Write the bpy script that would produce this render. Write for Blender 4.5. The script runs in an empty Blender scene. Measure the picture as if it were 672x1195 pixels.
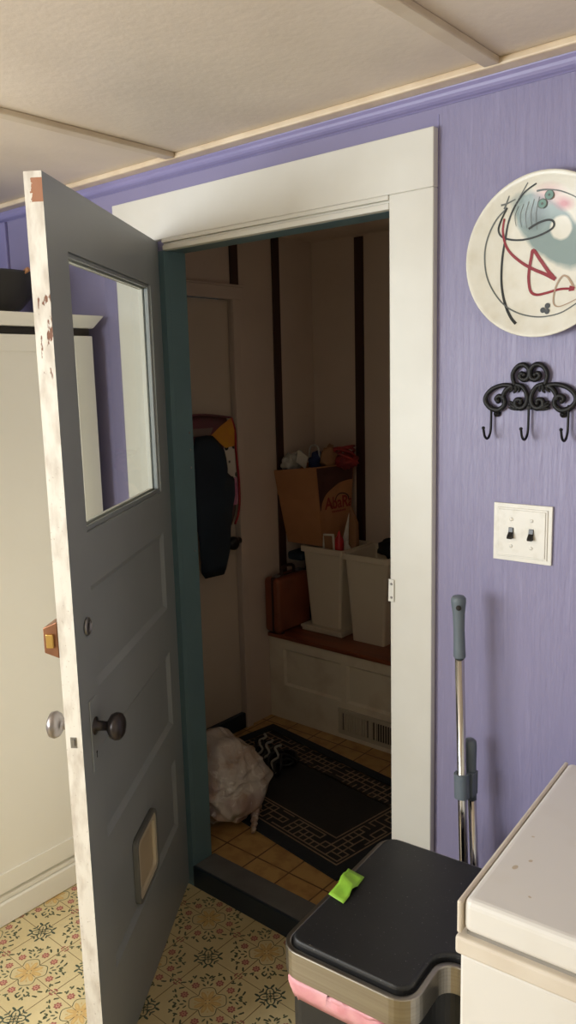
import bpy, bmesh, math, random
from mathutils import Vector, Matrix, noise
PI = math.pi
scn = bpy.context.scene
COL = scn.collection
random.seed(4)

# ------------------------------------------------------------------ materials
def lin(c):
    out = []
    for v in c:
        v = v / 255.0
        out.append(v / 12.92 if v <= 0.04045 else ((v + 0.055) / 1.055) ** 2.4)
    return (out[0], out[1], out[2], 1.0)

class NT:
    """small helper round a node tree"""
    def __init__(self, name):
        self.m = bpy.data.materials.new(name); self.m.use_nodes = True
        self.t = self.m.node_tree; self.b = self.t.nodes['Principled BSDF']
        self.out = self.t.nodes['Material Output']
    def n(self, kind, **kw):
        nd = self.t.nodes.new(kind)
        for k, v in kw.items(): setattr(nd, k, v)
        return nd
    def l(self, a, b): self.t.links.new(a, b)
    def coords(self, scale=(1, 1, 1), gen='Object'):
        tc = self.n('ShaderNodeTexCoord'); mp = self.n('ShaderNodeMapping')
        mp.inputs['Scale'].default_value = scale
        self.l(tc.outputs[gen], mp.inputs['Vector']); return mp.outputs['Vector']
    def noise(self, vec, scale, detail=4, rough=.5, dist=0):
        nd = self.n('ShaderNodeTexNoise'); nd.inputs['Scale'].default_value = scale
        nd.inputs['Detail'].default_value = detail; nd.inputs['Roughness'].default_value = rough
        nd.inputs['Distortion'].default_value = dist
        self.l(vec, nd.inputs['Vector']); return nd.outputs['Fac']
    def ramp(self, fac, a, b, ca=(0, 0, 0, 1), cb=(1, 1, 1, 1)):
        r = self.n('ShaderNodeValToRGB'); e = r.color_ramp.elements
        e[0].position = a; e[1].position = b; e[0].color = ca; e[1].color = cb
        self.l(fac, r.inputs['Fac']); return r.outputs['Color']
    def mix(self, fac, a, b):
        mx = self.n('ShaderNodeMix', data_type='RGBA')
        for s, v in ((0, fac), (6, a), (7, b)):
            if hasattr(v, 'is_output'): self.l(v, mx.inputs[s])
            else: mx.inputs[s].default_value = v
        return mx.outputs[2]
    def math(self, op, a, b=0.0, c=0.0):
        nd = self.n('ShaderNodeMath', operation=op)
        for i, v in enumerate((a, b, c)):
            if hasattr(v, 'is_output'): self.l(v, nd.inputs[i])
            else: nd.inputs[i].default_value = v
        return nd.outputs[0]
    def bump(self, h, strength, dist=.002):
        nd = self.n('ShaderNodeBump'); nd.inputs['Strength'].default_value = strength
        nd.inputs['Distance'].default_value = dist
        self.l(h, nd.inputs['Height']); self.l(nd.outputs['Normal'], self.b.inputs['Normal'])

def M(name, rgb, rough=.5, metal=0, rgb2=None, vs=4, a=.35, b=.7, bump=0, bs=60, st=(1, 1, 1), spec=.5, dist=.002, detail=4):
    k = NT(name); c = lin(rgb)
    k.b.inputs['Roughness'].default_value = rough; k.b.inputs['Metallic'].default_value = metal
    k.b.inputs['Specular IOR Level'].default_value = spec
    v = k.coords(st)
    if rgb2 is None: rgb2 = tuple(max(0, x * .95) for x in rgb)
    f = k.noise(v, vs, detail)
    k.l(k.mix(k.ramp(f, a, b), c, lin(rgb2)), k.b.inputs['Base Color'])
    if bump: k.bump(k.noise(v, bs, 5), bump, dist)
    return k.m

m_purple = M('purple_paint', (141, 135, 169), .5, rgb2=(135, 129, 163), vs=3, bump=.12, bs=40)
m_purple_tr = M('purple_trim_paint', (144, 139, 184), .3, bump=.08, bs=30)

def purple_grain():
    k = NT('purple_grained_panel'); k.b.inputs['Roughness'].default_value = .42
    v = k.coords((1, 1, .055))
    f = k.noise(v, 120, 4, .6, .6)
    g = k.noise(k.coords((1, 1, .16)), 26, 3, .5, 2.0)
    h = k.math('ADD', k.math('MULTIPLY', k.ramp(f, .42, .62), .7), k.ramp(g, .35, .65))
    k.l(k.mix(k.ramp(f, .56, .74), lin((140, 135, 168)), lin((148, 143, 176))), k.b.inputs['Base Color'])
    k.bump(h, .34, .002); return k.m
m_purple_gr = purple_grain()

m_ceil = M('ceiling_cream', (228, 214, 196), .45, rgb2=(216, 202, 184), vs=3, bump=.22, bs=55, dist=.003)
m_ceil_tr = M('ceiling_batten_cream', (214, 199, 176), .45, rgb2=(200, 182, 158), vs=8, bump=.15, bs=60)
m_ceil_strip = M('ceiling_edge_cream', (226, 208, 180), .4, rgb2=(212, 190, 160), vs=14, bump=.2, bs=60)
m_white = M('white_trim_paint', (222, 220, 212), .38, rgb2=(215, 212, 202), vs=5, bump=.12, bs=30)
m_teal = M('teal_jamb_paint', (94, 120, 128), .4, rgb2=(87, 112, 120), vs=5, bump=.1, bs=40)
m_grey = M('grey_door_paint', (152, 158, 160), .38, rgb2=(146, 151, 153), vs=3, bump=.1, bs=35)
m_thr_top = M('threshold_grey', (104, 104, 104), .5, rgb2=(92, 90, 90), vs=12)
m_thr_navy = M('threshold_navy', (28, 42, 54), .4, rgb2=(24, 36, 47), vs=8)

def chipped():
    k = NT('chipped_white_edge'); k.b.inputs['Roughness'].default_value = .5
    v = k.coords(); sv = k.coords((1, 1, .35))
    sx = k.n('ShaderNodeSeparateXYZ'); tc = k.n('ShaderNodeTexCoord'); k.l(tc.outputs['Object'], sx.inputs[0])
    z = sx.outputs['Z']; y = sx.outputs['Y']
    base = k.mix(k.ramp(k.noise(sv, 45, 6), .45, .7), lin((234, 228, 216)), lin((206, 196, 182)))
    fleck = k.ramp(k.noise(v, 150, 3), .66, .7)
    # bare timber at the top corner and worn chips lower down (real missing paint)
    def band(lo, hi): return k.math('MULTIPLY', k.math('GREATER_THAN', z, lo), k.math('LESS_THAN', z, hi))
    topm = k.math('MULTIPLY', band(2.0, 2.044), k.math('GREATER_THAN', k.math('ADD', y, k.math('MULTIPLY', k.noise(v, 160, 3), .02)), -.014))
    chips = k.math('MULTIPLY', k.math('MULTIPLY', band(1.66, 1.83), k.ramp(k.noise(sv, 95, 3), .56, .6)), k.math('GREATER_THAN', y, -.026))
    fl2 = k.math('MULTIPLY', k.math('MULTIPLY', fleck, k.math('LESS_THAN', z, 1.5)), .45)
    c1 = k.mix(fl2, base, lin((168, 152, 134)))
    c2 = k.mix(chips, c1, lin((128, 84, 60)))
    c3 = k.mix(topm, c2, lin((168, 116, 86)))
    k.l(c3, k.b.inputs['Base Color'])
    h = k.math('SUBTRACT', k.noise(sv, 60, 6), k.math('ADD', topm, chips))
    k.bump(h, .5, .0015); return k.m
m_edge = chipped()

def glass_mat():
    k = NT('window_pane_glass'); k.t.nodes.remove(k.b)
    tr = k.n('ShaderNodeBsdfTransparent'); tr.inputs['Color'].default_value = (.93, .95, .94, 1)
    gl = k.n('ShaderNodeBsdfGlossy'); gl.inputs['Roughness'].default_value = .02
    fr = k.n('ShaderNodeLayerWeight'); fr.inputs['Blend'].default_value = .5
    fac = k.math('ADD', k.math('MULTIPLY', k.math('POWER', fr.outputs['Facing'], 5), .5), .03)
    mx = k.n('ShaderNodeMixShader')
    k.l(fac, mx.inputs[0]); k.l(tr.outputs[0], mx.inputs[1]); k.l(gl.outputs[0], mx.inputs[2])
    k.l(mx.outputs[0], k.out.inputs['Surface']); return k.m
m_glass = glass_mat()

m_floor = M('vinyl_cream', (214, 197, 152), .42, rgb2=(202, 183, 136), vs=5, bump=.08, bs=80)
m_fl_line = M('vinyl_line', (120, 98, 66), .45)
m_fl_leaf = M('vinyl_leaf_green', (88, 94, 70), .45)
m_fl_dark = M('vinyl_motif_green', (70, 84, 70), .45)
m_fl_rose = M('vinyl_rose', (166, 98, 88), .45)
m_fl_rose2 = M('vinyl_rose_pale', (206, 152, 130), .45)
m_fl_gold = M('vinyl_gold', (210, 174, 112), .45)
m_fl_tan = M('vinyl_tan', (220, 188, 124), .45)

def tiles():
    k = NT('mudroom_tan_tile'); k.b.inputs['Roughness'].default_value = .4
    br = k.n('ShaderNodeTexBrick'); br.offset = 0; br.squash = 1
    br.inputs['Scale'].default_value = 1; br.inputs['Brick Width'].default_value = .14; br.inputs['Row Height'].default_value = .14
    br.inputs['Mortar Size'].default_value = .003; br.inputs['Mortar Smooth'].default_value = .1
    br.inputs['Color1'].default_value = lin((196, 158, 100)); br.inputs['Color2'].default_value = lin((186, 146, 90))
    br.inputs['Mortar'].default_value = lin((96, 66, 40))
    tc = k.n('ShaderNodeTexCoord'); mp = k.n('ShaderNodeMapping'); mp.inputs['Location'].default_value = (.075 + .5, -.037, 0)
    k.l(tc.outputs['Object'], mp.inputs['Vector']); k.l(mp.outputs['Vector'], br.inputs['Vector'])
    f = k.noise(k.coords(), 18, 4)
    k.l(k.mix(k.ramp(f, .45, .8), br.outputs['Color'], lin((150, 108, 62))), k.b.inputs['Base Color'])
    return k.m
m_tile = tiles()
m_mwall = M('mudroom_beige_wall', (216, 198, 184), .5, rgb2=(209, 190, 176), vs=3, bump=.1, bs=40)
m_mwall_ceil = M('mudroom_ceiling_beige', (226, 209, 194), .6)
m_mdoor = M('mudroom_door_paint', (214, 198, 180), .45, rgb2=(206, 190, 172), vs=3)
m_batten = M('dark_brown_batten', (66, 40, 34), .4, rgb2=(54, 32, 28), vs=20, st=(1, 1, .1))
m_bench = M('worn_bench_paint', (226, 216, 196), .5, rgb2=(206, 190, 168), vs=9, a=.5, b=.8, bump=.15, bs=40)
m_bench_top = M('red_brown_wood', (150, 84, 52), .4, rgb2=(112, 56, 36), vs=22, st=(.08, 1, 1))

m_cab = M('cabinet_cream', (238, 234, 224), .35, rgb2=(234, 229, 218), vs=2)
m_gapd = M('dark_gap', (40, 34, 30), .8)
m_bowl = M('dark_bowl_glaze', (52, 52, 50), .28)
m_bowlin = M('spoon_wood', (196, 140, 92), .5)

m_steel = M('brushed_steel', (172, 166, 156), .3, 1, rgb2=(158, 152, 142), vs=60, st=(.05, .05, 4))
m_chrome = M('chrome_pole', (208, 204, 198), .12, 1)
m_bgrey = M('grey_rubber_grip', (104, 114, 122), .5, rgb2=(98, 108, 116), vs=10)
m_black = M('black_plastic', (30, 30, 31), .42, rgb2=(26, 26, 27), vs=10)
m_lid = NT('black_can_lid')
k = m_lid; k.b.inputs['Roughness'].default_value = .42
f = k.noise(k.coords(), 9, 5); d = k.noise(k.coords(), 210, 2)
k.l(k.mix(k.ramp(d, .7, .74), k.mix(k.ramp(f, .45, .75), lin((27, 27, 28)), lin((36, 35, 34))), lin((98, 96, 92))), k.b.inputs['Base Color'])
m_lid = k.m
m_pink = M('pink_liner', (226, 166, 168), .4, rgb2=(210, 140, 146), vs=30, bump=.5, bs=40, dist=.004)
m_lime = M('lime_paper', (142, 190, 58), .55, rgb2=(124, 172, 48), vs=30, bump=.3, bs=60)
m_freezer = M('freezer_white', (226, 222, 214), .42, rgb2=(219, 213, 202), vs=7, a=.5, b=.8)
m_freezer_tr = M('freezer_aged_trim', (222, 212, 196), .4, rgb2=(212, 199, 181), vs=10)
m_gasket = M('freezer_gasket', (150, 144, 134), .6)
m_stain = M('rust_stain', (206, 190, 164), .5)
m_iron = M('wrought_black_iron', (20, 19, 19), .5, 0, rgb2=(18, 18, 18), vs=40, bump=.2, bs=150, spec=.35)
m_switch = M('switch_plate_ivory', (232, 229, 220), .35, rgb2=(222, 218, 206), vs=40, a=.5, b=.7)
m_toggle = M('black_toggle', (22, 21, 20), .3)
m_knob_dk = M('dark_bronze_knob', (66, 60, 60), .3, .6)
m_knob_lt = M('worn_nickel_knob', (150, 142, 138), .3, .8)
m_bronze = M('bronze_lock', (150, 104, 74), .4, .6, rgb2=(128, 86, 60), vs=30)
m_brass = M('brass_bolt', (206, 168, 96), .3, .9)
m_nickel = M('old_nickel', (150, 148, 146), .35, .8)
m_flap = M('flap_beige', (206, 188, 156), .4, rgb2=(194, 176, 144), vs=6)
m_flapfr = M('flap_frame_grey', (112, 112, 108), .4)
m_flapin = M('flap_frame_cream', (216, 204, 180), .4)

def plate_mat():
    k = NT('glazed_stoneware'); k.b.inputs['Roughness'].default_value = .16; k.b.inputs['Specular IOR Level'].default_value = .22
    tc = k.n('ShaderNodeTexCoord'); sx = k.n('ShaderNodeSeparateXYZ'); k.l(tc.outputs['Object'], sx.inputs[0])
    x, z = sx.outputs['X'], sx.outputs['Z']
    nz = k.noise(k.coords(), 30, 4)
    def blob(cx, cz, rx, rz, ang, lo, hi):
        ca, sa = math.cos(ang), math.sin(ang)
        dx = k.math('SUBTRACT', x, cx); dz = k.math('SUBTRACT', z, cz)
        u = k.math('DIVIDE', k.math('ADD', k.math('MULTIPLY', dx, ca), k.math('MULTIPLY', dz, sa)), rx)
        w = k.math('DIVIDE', k.math('SUBTRACT', k.math('MULTIPLY', dz, ca), k.math('MULTIPLY', dx, sa)), rz)
        d = k.math('SQRT', k.math('ADD', k.math('MULTIPLY', u, u), k.math('MULTIPLY', w, w)))
        d = k.math('ADD', d, k.math('MULTIPLY', k.math('SUBTRACT', nz, .5), .28))
        return k.ramp(d, lo, hi, (1, 1, 1, 1), (0, 0, 0, 1))
    base = k.mix(k.ramp(nz, .4, .75), lin((228, 225, 213)), lin((219, 214, 198)))
    fishm = k.math('SUBTRACT', blob(.012, .05, .108, .05, -.8, .84, 1.0), blob(.036, .05, .024, .026, .3, .8, 1.0)); fishm = k.math('MAXIMUM', fishm, 0)
    c = k.mix(k.math('MULTIPLY', fishm, .9), base, lin((124, 146, 146)))
    c = k.mix(k.math('MULTIPLY', blob(-.018, .078, .036, .03, .5, .2, 1.0), .8), c, lin((92, 104, 104)))
    c = k.mix(k.math('MULTIPLY', blob(.014, .117, .04, .024, -.2, .2, 1.0), .55), c, lin((196, 118, 128)))
    c = k.mix(k.math('MULTIPLY', blob(.043, .094, .026, .016, -.3, .2, 1.0), .8), c, lin((190, 96, 112)))
    k.l(c, k.b.inputs['Base Color']); k.bump(k.noise(k.coords(), 14, 3), .25, .003); return k.m
m_plate = plate_mat()
m_ink = M('plate_ink', (62, 64, 64), .3, spec=.15)
m_inkg = M('plate_ink_grey', (112, 116, 114), .3, spec=.15)
m_inkr = M('plate_red', (150, 58, 66), .3, spec=.15)
m_inkb = M('plate_brown', (182, 158, 136), .3, spec=.15)
m_inkt = M('plate_teal', (128, 160, 152), .3, spec=.15)

m_rug = M('rug_charcoal', (42, 39, 38), .9, rgb2=(36, 33, 32), vs=60, bump=.4, bs=400)
m_rugb = M('rug_border_blueblack', (38, 42, 48), .9, rgb2=(32, 36, 42), vs=60, bump=.4, bs=400)
m_rugf = M('rug_fret_tan', (158, 136, 114), .9, rgb2=(140, 118, 98), vs=60)
m_bin = M('bin_cream_plastic', (224, 212, 192), .4, rgb2=(217, 204, 184), vs=3)
m_suit = M('brown_leather', (140, 76, 50), .4, rgb2=(112, 58, 38), vs=8, bump=.15, bs=90)
m_suit_dk = M('dark_leather_strap', (56, 32, 26), .45)
m_kraft = M('kraft_paper', (190, 134, 92), .7, rgb2=(176, 122, 80), vs=7, bump=.35, bs=14, dist=.006)
m_kbrown = M('printed_brown', (74, 38, 32), .6)
m_kred = M('printed_red', (150, 52, 42), .6)
m_kcream = M('kraft_light', (200, 152, 98), .7)
m_navy = M('navy_canvas', (40, 52, 66), .8, rgb2=(32, 42, 54), vs=5, bump=.4, bs=9, dist=.01)
m_blk = M('black_fabric', (18, 20, 24), .85)
m_red = M('red_plastic', (190, 38, 44), .35)
m_wplast = M('white_crinkled_plastic', (206, 204, 198), .35, rgb2=(160, 156, 150), vs=18)
m_kft2 = M('brown_paper_scrap', (160, 118, 84), .7)
m_bluef = M('blue_scrap', (42, 54, 96), .6)
m_redf = M('red_mesh_bag', (170, 50, 46), .6, rgb2=(110, 48, 56), vs=25)
m_yel = M('tote_yellow', (226, 160, 44), .6, rgb2=(216, 134, 60), vs=16)
m_tred = M('tote_red', (168, 34, 40), .6)
m_mag = M('tote_plum', (128, 62, 76), .6, rgb2=(104, 84, 84), vs=6)
m_tinside = M('tote_lining', (136, 116, 110), .6)
m_tpink = M('tote_pink', (214, 150, 176), .6, rgb2=(190, 90, 140), vs=25)
def spotted():
    k = NT('tote_white_spotted'); k.b.inputs['Roughness'].default_value = .6
    vo = k.n('ShaderNodeTexVoronoi'); vo.inputs['Scale'].default_value = 26
    k.l(k.coords(), vo.inputs['Vector'])
    k.l(k.ramp(vo.outputs['Distance'], .3, .36, lin((28, 24, 24)), lin((220, 212, 200))), k.b.inputs['Base Color']); return k.m
m_spot = spotted()

def trash_mat():
    k = NT('cloudy_plastic_bag'); k.b.inputs['Roughness'].default_value = .24
    v = k.coords(); a = k.noise(v, 9, 3, .5, .5); b = k.noise(v, 5, 2); g = k.noise(v, 14, 4, .6, 1.5)
    c = k.mix(k.ramp(a, .42, .64), lin((198, 188, 180)), lin((178, 150, 128)))
    c = k.mix(k.ramp(b, .58, .68), c, lin((158, 134, 134)))
    c = k.mix(k.ramp(g, .56, .72), c, lin((232, 226, 220)))
    c = k.mix(k.ramp(k.noise(v, 7, 2, .5, .2), .64, .72), c, lin((142, 146, 130)))
    k.l(c, k.b.inputs['Base Color'])
    k.bump(k.noise(v, 8, 4, .5, 2.2), .8, .014); return k.m
m_trash = trash_mat()
m_cleat = M('cleat_rubber', (20, 20, 22), .45)
m_coil = M('cleat_coil', (178, 174, 166), .45, .2)
m_grille = M('register_metal', (196, 186, 168), .45)
m_grilled = M('register_dark', (60, 52, 46), .7)

# ------------------------------------------------------------------ mesh builder
MW = {}
class MB:
    def __init__(self): self.v = []; self.f = []; self.mi = []; self.sm = []
    def add(self, vs, fs, mi=0, sm=False, T=None):
        o = len(self.v)
        self.v += [(T @ Vector(p)) if T else Vector(p) for p in vs]
        for f in fs: self.f.append([i + o for i in f]); self.mi.append(mi); self.sm.append(sm)
        return self
    def box(self, x0, x1, y0, y1, z0, z1, mi=0, T=None, face_mi=None):
        vs = [(x0,y0,z0),(x1,y0,z0),(x1,y1,z0),(x0,y1,z0),(x0,y0,z1),(x1,y0,z1),(x1,y1,z1),(x0,y1,z1)]
        fs = [(0,3,2,1),(4,5,6,7),(0,1,5,4),(2,3,7,6),(1,2,6,5),(3,0,4,7)]   # bottom top front(-y) back right(+x) left
        o = len(self.f); self.add(vs, fs, mi, False, T)
        if face_mi:
            for i, m in face_mi.items(): self.mi[o + i] = m
        return self
    def prism(self, poly, z0, z1, mi=0, T=None, side_sm=False, top_mi=None, scale_top=None):
        n = len(poly); cx = sum(p[0] for p in poly) / n; cy = sum(p[1] for p in poly) / n; s = scale_top or 1
        vs = [(x, y, z0) for x, y in poly] + [(cx + (x - cx) * s, cy + (y - cy) * s, z1) for x, y in poly]
        self.add(vs, [tuple(range(n))[::-1], tuple(range(n, 2 * n))], mi, False, T)
        if top_mi is not None: self.mi[-1] = top_mi
        o = len(self.v) - 2 * n
        for i in range(n):
            self.f.append([o + i, o + (i + 1) % n, o + n + (i + 1) % n, o + n + i]); self.mi.append(mi); self.sm.append(side_sm)
        return self
    def lathe(self, prof, n=32, mi=0, T=None, sm=True, mis=None):
        vs = []; fs = []; m = []
        for r, z in prof:
            for i in range(n):
                a = 2 * PI * i / n; vs.append((r * math.cos(a), r * math.sin(a), z))
        for j in range(len(prof) - 1):
            for i in range(n):
                fs.append((j*n+i, j*n+(i+1) % n, (j+1)*n+(i+1) % n, (j+1)*n+i)); m.append(mis[j] if mis else mi)
        o = len(self.f); self.add(vs, fs, mi, sm, T)
        for i, q in enumerate(m): self.mi[o + i] = q
        if prof[0][0] > 1e-5: self.add(vs[:n], [tuple(range(n))[::-1]], m[0], False, T)
        if prof[-1][0] > 1e-5: self.add(vs[-n:], [tuple(range(n))], m[-1], False, T)
        return self
    def tube(self, pts, r, n=10, mi=0, T=None, flat=1.0, closed=False):
        pts = [Vector(p) for p in pts]; rs = r if isinstance(r, (list, tuple)) else [r] * len(pts)
        up = None; vs = []; fs = []; N = len(pts)
        for i, p in enumerate(pts):
            if closed: t = pts[(i + 1) % N] - pts[i - 1]
            else: t = pts[min(i + 1, N - 1)] - pts[max(i - 1, 0)]
            t.normalize()
            if up is None:
                up = Vector((0, 1, 0)) if abs(t.y) < .9 else Vector((1, 0, 0))
            s = t.cross(up)
            if s.length < 1e-4: s = t.orthogonal()
            s.normalize(); up = s.cross(t).normalized()
            for k in range(n):
                a = 2 * PI * k / n; vs.append(p + s * math.cos(a) * rs[i] + up * math.sin(a) * rs[i] * flat)
        for i in range(N if closed else N - 1):
            j = (i + 1) % N
            for k in range(n): fs.append((i*n+k, i*n+(k+1) % n, j*n+(k+1) % n, j*n+k))
        self.add(vs, fs, mi, True, T)
        if not closed:
            self.add(vs[:n], [tuple(range(n))[::-1]], mi, False, T); self.add(vs[-n:], [tuple(range(n))], mi, False, T)
        return self
    def ball(self, c, rad, mi=0, seg=16, rings=10, amp=0, seed=0, freq=3, T=None):
        vs = []; fs = []; rad = rad if isinstance(rad, (tuple, list)) else (rad,) * 3
        for j in range(rings + 1):
            th = PI * j / rings
            for i in range(seg):
                a = 2 * PI * i / seg; d = Vector((math.sin(th) * math.cos(a), math.sin(th) * math.sin(a), math.cos(th)))
                s = 1 + amp * noise.noise(d * freq + Vector((seed * 7.3, seed * 1.7, seed)))
                vs.append((c[0] + d.x * rad[0] * s, c[1] + d.y * rad[1] * s, c[2] + d.z * rad[2] * s))
        for j in range(rings):
            for i in range(seg): fs.append((j*seg+i, (j+1)*seg+i, (j+1)*seg+(i+1) % seg, j*seg+(i+1) % seg))
        return self.add(vs, fs, mi, True, T)
    def build(self, name, mats, parent=None, bevel=0, seg=2, sub=0, label=None, cat=None, kind=None, group=None, base=None, local=False):
        me = bpy.data.meshes.new(name)
        if parent is not None and not local: inv = MW[parent.name].inverted(); org = Vector((0, 0, 0))
        elif parent is not None: inv = Matrix(); org = Vector((0, 0, 0))
        else:
            xs = [p.x for p in self.v]; ys = [p.y for p in self.v]; zs = [p.z for p in self.v]
            org = Vector(base) if base else Vector(((min(xs) + max(xs)) / 2, (min(ys) + max(ys)) / 2, min(zs))); inv = Matrix.Translation(-org)
        bm = bmesh.new(); bv = [bm.verts.new(inv @ p) for p in self.v]
        bm.verts.ensure_lookup_table()
        for f, mi, sm in zip(self.f, self.mi, self.sm):
            ids = list(dict.fromkeys(f))
            if len(ids) < 3: continue
            try: fc = bm.faces.new([bv[i] for i in ids])
            except ValueError: continue
            fc.material_index = mi; fc.smooth = sm
        if not getattr(self, 'keep', False):
            bmesh.ops.remove_doubles(bm, verts=bm.verts, dist=1e-6)
            bmesh.ops.recalc_face_normals(bm, faces=bm.faces)
        bm.to_mesh(me); bm.free()
        mats = mats if isinstance(mats, (list, tuple)) else [mats]
        for m in mats: me.materials.append(m)
        o = bpy.data.objects.new(name, me); COL.objects.link(o)
        if parent is not None: o.parent = parent; MW[o.name] = MW[parent.name]
        else: o.location = org; MW[o.name] = Matrix.Translation(org)
        if bevel:
            b = o.modifiers.new('bevel', 'BEVEL'); b.width = bevel; b.segments = seg; b.limit_method = 'ANGLE'; b.angle_limit = math.radians(40)
            b.harden_normals = False
        if sub:
            s = o.modifiers.new('sub', 'SUBSURF'); s.levels = sub; s.render_levels = sub
        tag(o, label, cat, kind, group); return o

def tag(o, label=None, cat=None, kind=None, group=None):
    if label: o['label'] = label
    if cat: o['category'] = cat
    if kind: o['kind'] = kind
    if group: o['group'] = group
    return o
def thing(name, label, cat, loc=(0, 0, 0), rz=0.0, kind=None, group=None):
    o = bpy.data.objects.new(name, None); COL.objects.link(o); o.empty_display_size = .05
    o.location = loc; o.rotation_euler = (0, 0, rz)
    MW[o.name] = Matrix.Translation(Vector(loc)) @ Matrix.Rotation(rz, 4, 'Z')
    return tag(o, label, cat, kind, group)
def part(mb, name, mats, parent, **kw): return mb.build(name, mats, parent, **kw)
def spline(pts, n=6):
    pts = [Vector(p) for p in pts]; out = []
    for i in range(len(pts) - 1):
        p0 = pts[max(i - 1, 0)]; p1 = pts[i]; p2 = pts[i + 1]; p3 = pts[min(i + 2, len(pts) - 1)]
        for j in range(n):
            t = j / n
            out.append(.5 * ((2 * p1) + (p2 - p0) * t + (2 * p0 - 5 * p1 + 4 * p2 - p3) * t * t + (3 * p1 - p0 - 3 * p2 + p3) * t ** 3))
    out.append(pts[-1]); return out
def rrect(x0, x1, y0, y1, r, n=6):
    out = []
    for cx, cy, a0 in ((x1 - r, y1 - r, 0), (x0 + r, y1 - r, 90), (x0 + r, y0 + r, 180), (x1 - r, y0 + r, 270)):
        for i in range(n + 1):
            a = math.radians(a0 + 90 * i / n); out.append((cx + r * math.cos(a), cy + r * math.sin(a)))
    return out
def frame_to(origin, zdir, xdir=None):
    z = Vector(zdir).normalized(); x = Vector(xdir) if xdir else z.orthogonal(); x = (x - z * x.dot(z)).normalized(); y = z.cross(x)
    return Matrix(((x.x, y.x, z.x, origin[0]), (x.y, y.y, z.y, origin[1]), (x.z, y.z, z.z, origin[2]), (0, 0, 0, 1)))

# ------------------------------------------------------------------ camera
cam = bpy.data.cameras.new('camera'); co = bpy.data.objects.new('camera', cam); COL.objects.link(co)
R_, U_, F_ = Vector((.7653915, .6430845, -.02486322)), Vector((-.08791259, .14274777, .98584707)), Vector((-.63753214, .75237318, -.16579315))
co.matrix_world = Matrix(((R_.x, U_.x, -F_.x, 1.8203), (R_.y, U_.y, -F_.y, -1.6165), (R_.z, U_.z, -F_.z, 1.6573), (0, 0, 0, 1)))
cam.sensor_fit = 'VERTICAL'; cam.sensor_height = 24; cam.lens = 932.009 / 1195 * 24; cam.clip_start = .02
scn.camera = co

# ------------------------------------------------------------------ dimensions
W, WL, WR = .7748, .221, .1152        # doorway, left and right casing widths
H, ZB, ZT = 2.03, 2.0613, 2.1851
XL, XR, YF, ZC = -.95, 2.75, -3.1, 2.272
WIN2 = (-2.9, -1.6, .95, 2.1)
YW = .02                              # kitchen face of the doorway wall
JD = .087
# ------------------------------------------------------------------ kitchen floor with its printed vinyl pattern
fl = MB(); fl.keep = True
fl.add([(XL, YF, 0), (XR, YF, 0), (XR, .06, 0), (XL, .06, 0)], [(0, 1, 2, 3)])
def ell(mb, cx, cy, a, b, ang, z, mi, n=8):
    ca, sa = math.cos(ang), math.sin(ang)
    mb.add([(cx + a * math.cos(2*PI*i/n) * ca - b * math.sin(2*PI*i/n) * sa, cy + a * math.cos(2*PI*i/n) * sa + b * math.sin(2*PI*i/n) * ca, z) for i in range(n)], [tuple(range(n))], mi)
def ribbon2(mb, pts, w, z, mi, closed=False):
    N = len(pts)
    vs = []
    for i, p in enumerate(pts):
        a = Vector(pts[(i + 1) % N] if closed or i < N - 1 else p); b = Vector(pts[i - 1] if closed or i > 0 else p)
        t = (a - b); t.normalize(); s = Vector((-t.y, t.x)) * w / 2
        vs += [(p[0] + s.x, p[1] + s.y, z), (p[0] - s.x, p[1] - s.y, z)]
    fs = [(2*i, 2*i+1, (2*i+3) % (2*N), (2*i+2) % (2*N)) for i in range(N if closed else N - 1)]
    mb.add(vs, fs, mi)
P = .2405
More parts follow.
